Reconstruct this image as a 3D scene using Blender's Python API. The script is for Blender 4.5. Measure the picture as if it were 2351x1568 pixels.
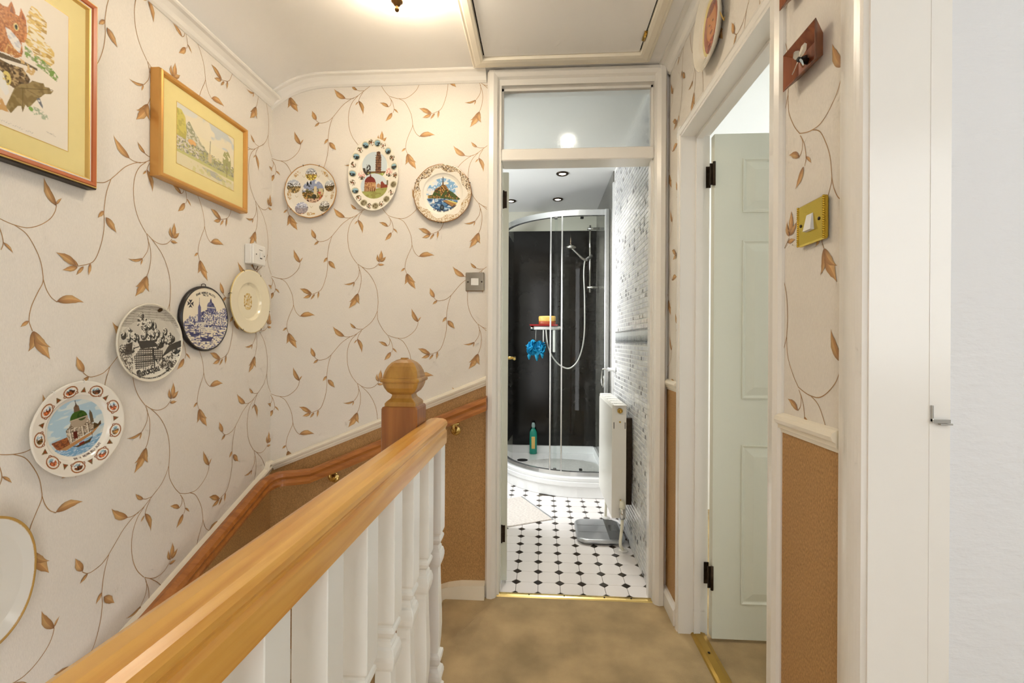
import bpy, math, random
import numpy as np
from mathutils import Vector, Matrix
random.seed(7); np.random.seed(7)
scene = bpy.context.scene
col = scene.collection
for o in list(bpy.data.objects): bpy.data.objects.remove(o)

# ------------------------------------------------------------------ camera, world, light, exposure
CAM_F, CAM_H = 1060.0, 1.163
YAW = math.atan(67.5 / CAM_F); ROLL = 0.0055
cam_data = bpy.data.cameras.new('camera'); cam_data.sensor_width = 36.0
cam_data.lens = 36.0 * CAM_F / 2351.0; cam_data.clip_start = 0.02
cam = bpy.data.objects.new('camera', cam_data); col.objects.link(cam)
_R0 = Vector((math.cos(YAW), math.sin(YAW), 0)); _D = Vector((-math.sin(YAW), math.cos(YAW), 0)); _U0 = Vector((0, 0, 1))
_R = _R0 * math.cos(ROLL) + _U0 * math.sin(ROLL); _U = -_R0 * math.sin(ROLL) + _U0 * math.cos(ROLL)
cam.matrix_world = Matrix(((_R.x, _U.x, -_D.x, 0), (_R.y, _U.y, -_D.y, 0), (_R.z, _U.z, -_D.z, CAM_H), (0, 0, 0, 1)))
scene.camera = cam

world = bpy.data.worlds.new('world'); scene.world = world; world.use_nodes = True
bg = world.node_tree.nodes['Background']; bg.inputs[0].default_value = (1.0, 0.99, 0.98, 1); bg.inputs[1].default_value = 1.45

vs = scene.view_settings
vs.view_transform = 'Standard'; vs.look = 'None'; vs.gamma = 1.0; vs.use_curve_mapping = False; vs.exposure = 1.06

cy = scene.cycles; cy.max_bounces = 6; cy.diffuse_bounces = 4; cy.glossy_bounces = 3; cy.transmission_bounces = 4; cy.transparent_max_bounces = 8
cy.caustics_reflective = False; cy.caustics_refractive = False; cy.use_adaptive_sampling = True; cy.adaptive_threshold = 0.08; cy.adaptive_min_samples = 14

def area_light(name, loc, target, sx, sy, power, color):
    d = bpy.data.lights.new(name, 'AREA'); d.shape = 'RECTANGLE'; d.size = sx; d.size_y = sy; d.energy = power; d.color = color
    o = bpy.data.objects.new(name, d); col.objects.link(o); o.location = loc
    o.rotation_euler = (Vector(target) - Vector(loc)).to_track_quat('-Z', 'Y').to_euler(); return o
area_light('fill_bathroom_left', (-1.16, 3.0, 1.5), (0.6, 3.2, 1.1), 0.9, 1.0, 18, (0.95, 0.97, 1.0))  # unseen fill lamp, added to brighten the bathroom
area_light('daylight_bedroom_window', (2.45, 2.7, 1.4), (1.2, 2.4, 2.2), 1.0, 1.2, 5, (0.72, 0.88, 1.0))
area_light('daylight_front_room_window', (1.9, -1.0, 1.6), (1.0, 0.8, 1.1), 1.0, 1.2, 7, (0.95, 0.98, 1.0))

# ------------------------------------------------------------------ materials
def lin(c):
    c = np.asarray(c, float) / 255.0
    return np.where(c <= 0.04045, c / 12.92, ((c + 0.055) / 1.055) ** 2.4)
MATS = {}
def mat(name, rgb, rough=0.5, metal=0.0, bump=0.0, bscale=200.0, var=0.0, vscale=8.0, stretch=(1, 1, 1), spec=0.5, coat=0.0, attr=False, emit=0.0, detail=3.0):
    if name in MATS: return MATS[name]
    m = bpy.data.materials.new(name); m.use_nodes = True; nt = m.node_tree; p = nt.nodes['Principled BSDF']
    c = lin(rgb); p.inputs['Base Color'].default_value = (*c, 1)
    p.inputs['Roughness'].default_value = rough; p.inputs['Metallic'].default_value = metal
    p.inputs['Specular IOR Level'].default_value = spec; p.inputs['Coat Weight'].default_value = coat; p.inputs['Coat Roughness'].default_value = 0.08
    if emit: p.inputs['Emission Color'].default_value = (*c, 1); p.inputs['Emission Strength'].default_value = emit
    N = nt.nodes.new; L = nt.links.new
    tc = N('ShaderNodeTexCoord'); mp = N('ShaderNodeMapping'); mp.inputs['Scale'].default_value = stretch; L(tc.outputs['Object'], mp.inputs['Vector'])
    src = None
    if attr:
        a = N('ShaderNodeAttribute'); a.attribute_name = 'Col'; src = a.outputs['Color']; L(src, p.inputs['Base Color'])
    if var:
        n = N('ShaderNodeTexNoise'); n.inputs['Scale'].default_value = vscale; n.inputs['Detail'].default_value = detail; L(mp.outputs[0], n.inputs['Vector'])
        r = N('ShaderNodeMapRange'); r.inputs[1].default_value = 0.3; r.inputs[2].default_value = 0.7; r.inputs[3].default_value = 1 - var; r.inputs[4].default_value = 1 + var * 0.6
        L(n.outputs['Fac'], r.inputs[0])
        mx = N('ShaderNodeVectorMath'); mx.operation = 'SCALE'
        if src is None: mx.inputs[0].default_value = tuple(c)
        else: L(src, mx.inputs[0])
        L(r.outputs[0], mx.inputs['Scale']); L(mx.outputs[0], p.inputs['Base Color'])
    if bump:
        n = N('ShaderNodeTexNoise'); n.inputs['Scale'].default_value = bscale; n.inputs['Detail'].default_value = 4; L(mp.outputs[0], n.inputs['Vector'])
        b = N('ShaderNodeBump'); b.inputs['Strength'].default_value = bump; b.inputs['Distance'].default_value = 0.002; L(n.outputs['Fac'], b.inputs['Height']); L(b.outputs[0], p.inputs['Normal'])
    MATS[name] = m; return m

def mat_wood(name, dark, light, axis, scale=9.0, rough=0.32, coat=0.35):
    m = bpy.data.materials.new(name); m.use_nodes = True; nt = m.node_tree; p = nt.nodes['Principled BSDF']; N = nt.nodes.new; L = nt.links.new
    tc = N('ShaderNodeTexCoord'); mp = N('ShaderNodeMapping'); s = [1.0, 1.0, 1.0]; s = [scale * 3] * 3; s[axis] = scale * 0.22; mp.inputs['Scale'].default_value = s
    L(tc.outputs['Object'], mp.inputs['Vector']); n = N('ShaderNodeTexNoise'); n.inputs['Scale'].default_value = 1.6; n.inputs['Detail'].default_value = 5; n.inputs['Distortion'].default_value = 0.6
    L(mp.outputs[0], n.inputs['Vector']); r = N('ShaderNodeValToRGB'); e = r.color_ramp.elements
    e[0].position = 0.32; e[0].color = (*lin(dark), 1); e[1].position = 0.68; e[1].color = (*lin(light), 1)
    L(n.outputs['Fac'], r.inputs[0]); L(r.outputs[0], p.inputs['Base Color']); p.inputs['Roughness'].default_value = rough; p.inputs['Coat Weight'].default_value = coat; p.inputs['Coat Roughness'].default_value = 0.2
    MATS[name] = m; return m

def mat_glass(name, tint=(0.93, 0.96, 0.95), gloss=0.10, rough=0.02):
    m = bpy.data.materials.new(name); m.use_nodes = True; nt = m.node_tree; N = nt.nodes.new; L = nt.links.new
    nt.nodes.remove(nt.nodes['Principled BSDF']); out = nt.nodes['Material Output']
    t = N('ShaderNodeBsdfTransparent'); t.inputs[0].default_value = (*tint, 1); g = N('ShaderNodeBsdfGlossy'); g.inputs['Roughness'].default_value = rough
    f = N('ShaderNodeFresnel'); f.inputs[0].default_value = 1.45; a = N('ShaderNodeMath'); a.operation = 'MULTIPLY'; a.inputs[1].default_value = gloss * 10
    L(f.outputs[0], a.inputs[0]); mx = N('ShaderNodeMixShader'); L(a.outputs[0], mx.inputs[0]); L(t.outputs[0], mx.inputs[1]); L(g.outputs[0], mx.inputs[2]); L(mx.outputs[0], out.inputs[0])
    MATS[name] = m; return m

def mat_paper(name, rgb, var, weave, warm):
    # woven-look wallpaper: fine vertical threads in colour and relief
    m = bpy.data.materials.new(name); m.use_nodes = True; nt = m.node_tree; p = nt.nodes['Principled BSDF']; N = nt.nodes.new; L = nt.links.new
    tc = N('ShaderNodeTexCoord'); mp = N('ShaderNodeMapping'); mp.inputs['Scale'].default_value = weave; L(tc.outputs['Object'], mp.inputs['Vector'])
    n = N('ShaderNodeTexNoise'); n.inputs['Scale'].default_value = 1.0; n.inputs['Detail'].default_value = 3; L(mp.outputs[0], n.inputs['Vector'])
    r = N('ShaderNodeValToRGB'); e = r.color_ramp.elements; c = lin(rgb)
    e[0].position = 0.33; e[0].color = (*(c * (1 - var)), 1); e[1].position = 0.67; e[1].color = (*(c * (1 + var * 0.45)), 1)
    L(n.outputs['Fac'], r.inputs[0]); L(r.outputs[0], p.inputs['Base Color']); p.inputs['Roughness'].default_value = 0.62; p.inputs['Specular IOR Level'].default_value = 0.3
    b = N('ShaderNodeBump'); b.inputs['Strength'].default_value = warm; b.inputs['Distance'].default_value = 0.001; L(n.outputs['Fac'], b.inputs['Height']); L(b.outputs[0], p.inputs['Normal'])
    MATS[name] = m; return m

mat_paper('cream_wallpaper', (234, 228, 218), 0.05, (650, 650, 130), 0.25)
mat_paper('brown_wallpaper', (192, 150, 98), 0.30, (420, 420, 160), 0.45)
mat('vine_print', (180, 130, 75), 0.55, attr=True)
mat('ceiling_paint', (246, 244, 240), 0.75, bump=0.15, bscale=60)
mat('gloss_white', (242, 239, 232), 0.22, bump=0.05, bscale=25)
mat('dado_cream', (245, 237, 218), 0.28)
mat('door_white', (226, 229, 214), 0.28, bump=0.10, bscale=30, stretch=(6, 6, 1))
mat('white_spindle', (240, 238, 230), 0.3)
mat('plastic_white', (238, 236, 230), 0.3)
mat('carpet', (186, 162, 122), 0.95, bump=1.0, bscale=420, var=0.30, vscale=5, spec=0.1, detail=6)
mat('switch_chrome', (180, 174, 162), 0.2, 1.0); mat('embossed_white', (230, 231, 232), 0.6, bump=0.9, bscale=38, stretch=(1, 1, 2.2))
mat('brass', (224, 196, 126), 0.24, 1.0); mat('brass_satin', (196, 160, 82), 0.33, 1.0)
mat('gold_plate', (205, 176, 70), 0.25, 1.0)
mat('chrome', (206, 204, 198), 0.14, 1.0); mat('aluminium', (226, 228, 228), 0.25, 0.9)
mat('dark_metal', (62, 50, 38), 0.4, 0.8, var=0.3, vscale=60); mat('bronze', (116, 82, 44), 0.3, 0.9)
mat('black', (18, 17, 16), 0.5); mat('black_rim', (28, 20, 18), 0.3)
mat('china', (244, 240, 230), 0.14, attr=True, coat=0.4)
mat('print', (240, 235, 220), 0.8, attr=True, spec=0.08)
mat('mount_board', (238, 222, 158), 0.8, spec=0.1, var=0.02, vscale=40)
mat('gold_frame', (218, 164, 90), 0.32, 0.45); mat('orange_frame', (190, 104, 56), 0.35); mat('gilt', (226, 190, 110), 0.35, 0.4)
mat_wood('rail_pine', (212, 144, 54), (236, 182, 88), 1); mat_wood('newel_pine', (138, 82, 36), (168, 106, 48), 2); mat_wood('newel_cap', (160, 112, 44), (190, 142, 64), 2)
mat_wood('wall_rail_x', (158, 94, 42), (190, 122, 58), 0); mat_wood('box_wood', (92, 48, 26), (150, 86, 46), 1, rough=0.4)
mat_wood('box_inner', (132, 66, 36), (176, 104, 60), 1, rough=0.5)
mat('bath_white', (240, 241, 240), 0.15, coat=0.3); mat('radiator_white', (238, 236, 228), 0.3)
mat('bath_ceiling', (226, 227, 224), 0.7); mat('bath_cream', (212, 210, 194), 0.7)
mat('slate_panel', (25, 23, 20), 0.16, var=0.75, vscale=3.4, detail=8, spec=0.3)
mat('slate_grey', (108, 106, 98), 0.2, var=0.35, vscale=3.5, detail=6)
mat('grout', (240, 240, 236), 0.6); mat('mosaic', (200, 200, 200), 0.2, attr=True)
mat('tile_white', (248, 243, 240), 0.16, coat=0.2); mat('tile_dark', (66, 58, 50), 0.2); mat('grout_dark', (96, 88, 78), 0.8)
mat('scale_silver', (184, 187, 190), 0.28, 0.6, var=0.05, vscale=40, stretch=(1, 30, 1)); mat('scale_dark', (88, 88, 86), 0.25, 0.3); mat('scale_display', (66, 66, 60), 0.15)
mat('cream_plastic', (236, 232, 210), 0.35); mat('soap_yellow', (232, 190, 98), 0.45, var=0.1, vscale=60); mat('soap_red', (170, 74, 30), 0.4, var=0.2, vscale=90)
mat('red_plastic', (178, 44, 44), 0.35); mat('puff_blue', (40, 168, 214), 0.55); mat('bottle_green', (30, 150, 128), 0.15); mat('bottle_clear', (150, 176, 172), 0.1)
mat('grip_grey', (206, 206, 200), 0.6, var=0.12, vscale=60); mat('hose_white', (216, 214, 206), 0.3, 0.4)
mat('lamp_glass', (255, 241, 219), 0.3, emit=10.0)
mat('spot_glow', (255, 250, 240), 0.3, emit=14.0)
mat_glass('shower_glass'); mat_glass('picture_glass', (0.995, 0.995, 0.99), 0.002, 0.3)
m = mat('transom_glass', (242, 244, 240), 0.22, bump=0.6, bscale=160); _p = m.node_tree.nodes['Principled BSDF']; _p.inputs['Transmission Weight'].default_value = 0.9; _p.inputs['IOR'].default_value = 1.25
# white bathmat with a pinkish dashed weave
m = mat('bath_mat_weave', (226, 218, 210), 0.9, var=0.22, vscale=1.0, stretch=(60, 160, 1), bump=0.8, bscale=1.0)

# ------------------------------------------------------------------ mesh helpers
class MB:
    def __init__(self): self.v = []; self.f = []; self.mi = []; self.c = []; self.cur = 0; self.smooth = []
    def add(self, verts, faces, smooth=False, colors=None):
        b = len(self.v); self.v += [tuple(p) for p in verts]
        self.c += [tuple(x) for x in colors] if colors is not None else [(1, 1, 1)] * len(verts)
        for f in faces: self.f.append(tuple(i + b for i in f)); self.mi.append(self.cur); self.smooth.append(smooth)
        return self
    def box(self, x0, x1, y0, y1, z0, z1):
        v = [(x, y, z) for z in (z0, z1) for y in (y0, y1) for x in (x0, x1)]
        return self.add(v, [(0, 2, 3, 1), (4, 5, 7, 6), (0, 1, 5, 4), (2, 6, 7, 3), (0, 4, 6, 2), (1, 3, 7, 5)])
    def bbox(self, x0, x1, y0, y1, z0, z1, r=0.003):
        # box with chamfered edges (three stacked rings per axis would be costly: chamfer along z and in plan)
        def ring(i, z):
            a0, a1, b0, b1 = x0 + i, x1 - i, y0 + i, y1 - i
            return [(a0 + r, b0, z), (a1 - r, b0, z), (a1, b0 + r, z), (a1, b1 - r, z), (a1 - r, b1, z), (a0 + r, b1, z), (a0, b1 - r, z), (a0, b0 + r, z)]
        return self.loft([ring(r, z0), ring(0, z0 + r), ring(0, z1 - r), ring(r, z1)], True, True)
    def loft(self, rings, closed=True, caps=True, smooth=False, colors=None):
        n = len(rings[0]); v = [p for r in rings for p in r]; f = []
        for i in range(len(rings) - 1):
            for j in range(n if closed else n - 1):
                k = (j + 1) % n; f.append((i * n + j, i * n + k, (i + 1) * n + k, (i + 1) * n + j))
        if caps: f.append(tuple(range(n - 1, -1, -1))); f.append(tuple(range((len(rings) - 1) * n, len(rings) * n)))
        return self.add(v, f, smooth, colors)
    def prism(self, poly, axis, a, b):
        def p3(q, t): return (t, q[0], q[1]) if axis == 0 else (q[0], t, q[1]) if axis == 1 else (q[0], q[1], t)
        return self.loft([[p3(q, a) for q in poly], [p3(q, b) for q in poly]])
    def lathe(self, prof, seg=24, c=(0, 0, 0), axis='z', smooth=True, sx=1, sy=1, start=0.0, caps=True):
        rings = []
        for r, h in prof:
            ring = []
            for k in range(seg):
                a = start + 2 * math.pi * k / seg; x, y = r * math.cos(a) * sx, r * math.sin(a) * sy
                q = (x, y, h) if axis == 'z' else (x, -h, y) if axis == 'y' else (h, x, y)
                ring.append((q[0] + c[0], q[1] + c[1], q[2] + c[2]))
            rings.append(ring)
        return self.loft(rings, True, caps, smooth)
    def square_lathe(self, prof, c=(0, 0), chamf=0.06):
        rings = []
        for q, (r, h) in enumerate(prof):
            k = r * (1 - (chamf[q] if isinstance(chamf, list) else chamf)); cx, cy = c
            rings.append([(cx - k, cy - r, h), (cx + k, cy - r, h), (cx + r, cy - k, h), (cx + r, cy + k, h), (cx + k, cy + r, h), (cx - k, cy + r, h), (cx - r, cy + k, h), (cx - r, cy - k, h)])
        return self.loft(rings)
    def tube(self, pts, r, seg=10, caps=True, flat=None):
        pts = [Vector(p) for p in pts]; rings = []; up = Vector((0, 0, 1))
        rr = r if isinstance(r, (list, tuple)) else [r] * len(pts)
        ref = None
        for i, p in enumerate(pts):
            t = (pts[min(i + 1, len(pts) - 1)] - pts[max(i - 1, 0)]).normalized()
            if ref is None: ref = t.cross(up if abs(t.z) < 0.95 else Vector((1, 0, 0))).normalized()
            a = (ref - t * ref.dot(t)).normalized(); b = t.cross(a); ref = a
            rings.append([tuple(p + (a * math.cos(2 * math.pi * k / seg) + b * math.sin(2 * math.pi * k / seg)) * rr[i]) for k in range(seg)])
        return self.loft(rings, True, caps, True)
    def build(self, name, mats, parent=None, smooth=None):
        me = bpy.data.meshes.new(name); me.from_pydata(self.v, [], self.f)
        for m in (mats if isinstance(mats, (list, tuple)) else [mats]): me.materials.append(MATS[m])
        me.polygons.foreach_set('material_index', self.mi); me.polygons.foreach_set('use_smooth', self.smooth if smooth is None else [smooth] * len(self.f))
        if any(c != (1, 1, 1) for c in self.c[:2000]) or any(c != (1, 1, 1) for c in self.c[-2000:]):
            a = me.color_attributes.new('Col', 'FLOAT_COLOR', 'POINT'); a.data.foreach_set('color', np.hstack([np.array(self.c, float), np.ones((len(self.c), 1))]).ravel())
        me.update(); o = bpy.data.objects.new(name, me); col.objects.link(o)
        if parent is not None: o.parent = parent
        return o
def tag(o, label=None, cat=None, group=None, kind=None):
    if label: o['label'] = label
    if cat: o['category'] = cat
    if group: o['group'] = group
    if kind: o['kind'] = kind
    return o
def thing(name, label, cat, loc=(0, 0, 0), frame=None, group=None):
    o = bpy.data.objects.new(name, None); col.objects.link(o); o.empty_display_size = 0.05
    M = Matrix.Translation(Vector(loc))
    if frame is not None: M = M @ frame
    o.matrix_world = M
    return tag(o, label, cat, group)
def struct(name, mb, mats, label=None): return tag(mb.build(name, mats), label, kind='structure')
def smooth_path(pts, n=6):
    P = [np.array(p, float) for p in pts]; out = []
    for i in range(len(P) - 1):
        p0, p1, p2, p3 = P[max(i - 1, 0)], P[i], P[i + 1], P[min(i + 2, len(P) - 1)]
        for k in range(n):
            t = k / n; out.append(0.5 * ((2 * p1) + (-p0 + p2) * t + (2 * p0 - 5 * p1 + 4 * p2 - p3) * t * t + (-p0 + 3 * p1 - 3 * p2 + p3) * t ** 3))
    out.append(P[-1]); return out
def fr(u, v, w): return Matrix(((u[0], v[0], w[0], 0), (u[1], v[1], w[1], 0), (u[2], v[2], w[2], 0), (0, 0, 0, 1)))
F_LEFT = fr((0, 1, 0), (0, 0, 1), (1, 0, 0)); F_BACK = fr((1, 0, 0), (0, 0, 1), (0, -1, 0)); F_RIGHT = fr((0, -1, 0), (0, 0, 1), (-1, 0, 0))

# ------------------------------------------------------------------ room constants (metres)
XL, YB, XR, ZC = -1.281, 2.114, 0.565, 2.40
# ------------------------------------------------------------------ wallpaper print (one repeat, traced, in paper units; y down)
JX, JY, KX, KY, PW, PH = 1215, 275, 0.000349, 0.0003386, 0.568, 0.558
_B = lambda a, b: (a + 1327, b)
_C = lambda a, b: (a * 1.1544, b * 1.1544 + 1206.4)
STEMS = [
    [(1490, 930), (1497, 1040), (1530, 1120), (1580, 1200), (1635, 1263)],
    [(1627, 1258), (1700, 1285), (1767, 1300), (1850, 1300), (1930, 1260), (2000, 1195), (2035, 1130), (2047, 1075)],
    [_B(310, 1275), _B(335, 1320), _B(330, 1380), _B(300, 1412)],
    [_B(318, 1285), _B(355, 1350), _B(375, 1440), _B(362, 1495)],
    [_B(440, 1300), _B(515, 1345), _B(572, 1435), _B(612, 1535), _B(629, 1645)],
    [_B(629, 1645), _B(625, 1695), _B(590, 1775), _B(555, 1865), _B(540, 1935), _B(538, 1995), _B(560, 2060)],
    [_B(630, 1665), _B(650, 1735), _B(685, 1795), _B(730, 1830)],
    [(1490, 930), (1450, 1020), (1390, 1100), (1290, 1180), (1190, 1255), (1110, 1290), (1000, 1370), (910, 1475), (860, 1535)],
    [(1290, 1178), (1230, 1178), (1195, 1165)],
    [(1150, 1278), (1080, 1288), (1030, 1278)],
    [(1275, 1200), (1235, 1265), (1218, 1320)],
    [(1210, 1245), (1140, 1320), (1095, 1420), (1078, 1545), (1091, 1691), (1137, 1818), (1210, 1920)],
    [(1215, 275), (1290, 325), (1370, 345), (1450, 325), (1515, 262)],
    [(1220, 285), (1240, 350), (1230, 440), (1180, 522)],
    [(1230, 320), (1262, 420), (1265, 530), (1245, 630), (1222, 685)],
    [(1260, 305), (1370, 410), (1440, 520), (1485, 650), (1500, 800), (1490, 930)],
    [_C(745, 285), _C(690, 330), _C(620, 350), _C(580, 345), _C(545, 315)],
    [_C(745, 285), _C(710, 400), _C(692, 540), _C(695, 640), _C(680, 760), _C(640, 890), _C(595, 950), _C(505, 987)],
]
# leaf: base, tip, width ratio, bend
LEAVES = [
    ((2047, 1080), (1957, 890), .26, .08), ((2045, 1070), (2087, 1005), .22, .05),
    (_B(302, 1412), _B(180, 1350), .30, -.06), (_B(350, 1492), _B(258, 1607), .34, .06), (_B(375, 1440), _B(435, 1505), .22, .05),
    (_B(534, 1985), _B(480, 2033), .34, .0), (_B(562, 2060), _B(530, 2213), .36, .14), (_B(568, 2120), _B(680, 2275), .36, .04), (_B(567, 2060), _B(685, 2183), .30, -.12),
    (_B(725, 1824), _B(934, 1815), .30, .10),
    ((1197, 1168), (1115, 1090), .30, .08), ((1038, 1281), (880, 1140), .30, .10), ((1215, 1312), (1280, 1507), .24, .10), ((1213, 1328), (1170, 1378), .24, 0),
    ((1518, 255), (1493, 142), .30, .14), ((1527, 242), (1540, 88), .34, -.03), ((1522, 248), (1606, 178), .38, -.04), ((1498, 290), (1587, 288), .32, 0),
    ((1180, 522), (1022, 552), .15, .12), ((1175, 530), (1155, 594), .22, 0),
    ((1222, 684), (1098, 802), .30, .14), ((1217, 730), (1098, 894), .34, .02), ((1224, 684), (1250, 834), .38, -.16),
    (_C(550, 313), _C(498, 197), .38, .04), (_C(585, 347), _C(528, 394), .34, 0),
    (_C(690, 543), _C(644, 606), .34, 0), (_C(706, 585), _C(791, 681), .40, 0),
    (_C(507, 985), _C(434, 918), .30, .06), (_C(490, 985), _C(359, 918), .34, -.06), (_C(503, 990), _C(400, 1030), .32, .04), (_C(543, 983), _C(492, 1053), .26, .0), (_C(592, 953), _C(579, 1043), .24, .0),
]
def to_uv(p): return np.array([(p[0] - JX) * KX, -(p[1] - JY) * KY])
C_STEM = lin((176, 138, 94)); C_L1 = lin((214, 172, 116)); C_L2 = lin((194, 147, 93)); C_LB = lin((150, 106, 70))
def repeat_polys():
    out = []; elems = []
    for s in STEMS:
        P = smooth_path([to_uv(p) for p in s], 5)
        nn = []
        for i in range(len(P)):
            d = P[min(i + 1, len(P) - 1)] - P[max(i - 1, 0)]; nn.append(np.array([-d[1], d[0]]) / (np.linalg.norm(d) + 1e-9) * 0.0010)
        wo = 0.0004 + 0.00002 * len(elems); elems.append(1)
        for i in range(len(P) - 1): out.append(([P[i] - nn[i], P[i + 1] - nn[i + 1], P[i + 1] + nn[i + 1], P[i] + nn[i]], [C_STEM] * 4, wo))
    for k, (b, t, wr, bend) in enumerate(LEAVES):
        b, t = to_uv(b), to_uv(t); d = t - b; L = np.linalg.norm(d); n = np.array([-d[1], d[0]]) / L; m = 9
        wo = 0.0004 + 0.00002 * len(elems); elems.append(1)
        def mid(s): return b + d * s + n * bend * L * 4 * s * (1 - s)
        def half(s, side):
            w = wr * L * 0.52 * (math.sin(math.pi * min(1, s ** 0.72)) ** 1.25 if 0 < s < 1 else 0.0)
            if abs(s - (5 if side > 0 else 6) / m) < 1e-6: w *= 1.16
            return w
        for side, c1 in ((1, C_L1), (-1, C_L2)):
            for i in range(m):
                s0, s1 = i / m, (i + 1) / m
                def cc(s, edge):
                    k2 = max(0.0, 1 - s / 0.38); base = c1 * (1 - k2) + C_LB * k2; return base * (0.74 if edge else 1.06) * (0.94 + 0.12 * (k % 2))
                q = [mid(s0), mid(s1), mid(s1) + n * side * half(s1, side), mid(s0) + n * side * half(s0, side)]
                cs = [cc(s0, 0), cc(s1, 0), cc(s1, 1), cc(s0, 1)]
                if side < 0: q.reverse(); cs.reverse()
                out.append((q, cs, wo))
    return out
REPEAT = repeat_polys()
def clip(poly, cols, rect):
    u0, u1, v0, v1 = rect
    for ax, lim, sgn in ((0, u0, 1), (0, u1, -1), (1, v0, 1), (1, v1, -1)):
        P, Cc = [], []
        for i in range(len(poly)):
            a, b = poly[i], poly[(i + 1) % len(poly)]; ca, cb = cols[i], cols[(i + 1) % len(poly)]
            ia, ib = sgn * (a[ax] - lim) >= 0, sgn * (b[ax] - lim) >= 0
            if ia: P.append(a); Cc.append(ca)
            if ia != ib:
                t = (lim - a[ax]) / (b[ax] - a[ax]); P.append(a + (b - a) * t); Cc.append(ca + (cb - ca) * t)
        poly, cols = P, Cc
        if len(poly) < 3: return [], []
    return poly, cols
def vine(mb, rect, phase, conv):
    u0, u1, v0, v1 = rect
    for i in range(-14, 15):
        for j in range(-9, 10):
            du, dv = phase[0] + i * PW, phase[1] + j * PH + (PH / 2 if i % 2 else 0)
            if du + 0.8 < u0 or du - 0.4 > u1 or dv + 0.2 < v0 or dv - 0.8 > v1: continue
            for q, cs, wo in REPEAT:
                pts = [p + np.array([du, dv]) for p in q]; us = [p[0] for p in pts]; vv = [p[1] for p in pts]
                if max(us) < u0 or min(us) > u1 or max(vv) < v0 or min(vv) > v1: continue
                if min(us) < u0 or max(us) > u1 or min(vv) < v0 or max(vv) > v1: pts, cs2 = clip(pts, cs, rect)
                else: cs2 = cs
                if len(pts) >= 3: mb.add([conv(p[0], p[1], wo) for p in pts], [tuple(range(len(pts)))], False, cs2)
# dado heights along the stair
def dado_back(x): return 0.981 + (x + 0.255) * 0.4075
def dado_left(y): return dado_back(XL) + (y - YB) * 0.40

# ------------------------------------------------------------------ walls with wallpaper
cvL = lambda u, v, w: (XL + w, u, v)
mb = MB(); mb.box(XL - 0.1, XL, -0.9, YB + 0.1, -1.7, 2.5)
mb.cur = 1; vine(mb, (0.2, YB, -0.4, 2.29), (1.4185, 1.508), cvL)
mb.cur = 2; mb.prism([(YB, dado_left(YB)), (YB, -1.7), (-0.9, -1.7), (-0.9, dado_left(-0.9))][::-1], 0, XL - 0.001, XL + 0.003)
struct('wall_left', mb, ['cream_wallpaper', 'vine_print', 'brown_wallpaper'], 'cream leaf-patterned wallpaper wall above the stairs')
cvB = lambda u, v, w: (u, YB - w, v)
mb = MB(); mb.box(XL - 0.1, -0.205, YB, YB + 0.096, -0.9, 2.5)
mb.cur = 1; vine(mb, (XL, -0.245, 0.4, 2.37), (-0.862, 1.523), cvB)
mb.cur = 2; mb.prism([(XL, -0.9), (-0.21, -0.9), (-0.21, dado_back(-0.21)), (XL, dado_back(XL))], 1, YB + 0.001, YB - 0.003)
struct('wall_back', mb, ['cream_wallpaper', 'vine_print', 'brown_wallpaper'], 'cream leaf-patterned wallpaper wall with three souvenir plates')
cvR = lambda u, v, w: (XR - w, -u, v)
mb = MB()
RR = [(1.885, YB, 0, 2.5), (1.160, 1.885, 1.987, 2.5), (0.822, 1.160, 0, 2.5), (-0.1, 0.822, 1.99, 2.5)]
for a, b, c, d in RR: mb.box(XR, XR + 0.085, a, b, c, d)
mb.cur = 1
for a, b, c, d in RR: vine(mb, (-b, -a, max(c, 0.95), 2.36), (-1.199, 1.9575), cvR)
mb.cur = 2
for a, b in ((1.885, YB), (0.822, 1.160)): mb.box(XR - 0.003, XR + 0.001, a, b, 0, 0.965)
struct('wall_right', mb, ['cream_wallpaper', 'vine_print', 'brown_wallpaper'], 'cream leaf-patterned wallpaper wall between the two right-hand doorways')
mb = MB(); mb.box(0.555, 0.66, YB, YB + 0.096, 0, 2.5); mb.box(-0.21, 0.56, YB + 0.02, YB + 0.09, 2.36, 2.5); struct('wall_back_return', mb, 'gloss_white', None)

mb = MB(); mb.box(XL - 0.1, -0.345, -1.0, -0.9, -1.7, 2.5); struct('wall_stairwell_light_block', mb, 'cream_wallpaper')  # unseen wall behind the camera, added to darken the lower left wall
mb = MB(); mb.box(0.12, XR + 0.09, -1.0, -0.9, 0, 2.5); struct('wall_landing_light_block', mb, 'cream_wallpaper')  # unseen partial wall, added to block world light from the right-hand lining
# ceiling: flat, rolling down towards the stair wall
def zc(x):
    t = np.clip((-0.97 - x) / (-0.97 - XL), 0, 1); return ZC - 0.10 * t ** 2.6
mb = MB(); xs = [XR + 0.09, -0.9] + list(np.linspace(-0.97, XL - 0.02, 14))
top = [(x, 2.52) for x in xs]; bot = [(x, float(zc(x))) for x in xs]
mb.loft([[(x, -0.9, z) for x, z in bot], [(x, YB, z) for x, z in bot]], False, False, True)
mb.loft([[(x, -0.9, z) for x, z in top], [(x, YB, z) for x, z in top]], False, False)
struct('ceiling', mb, 'ceiling_paint', 'cream landing ceiling')
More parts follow.
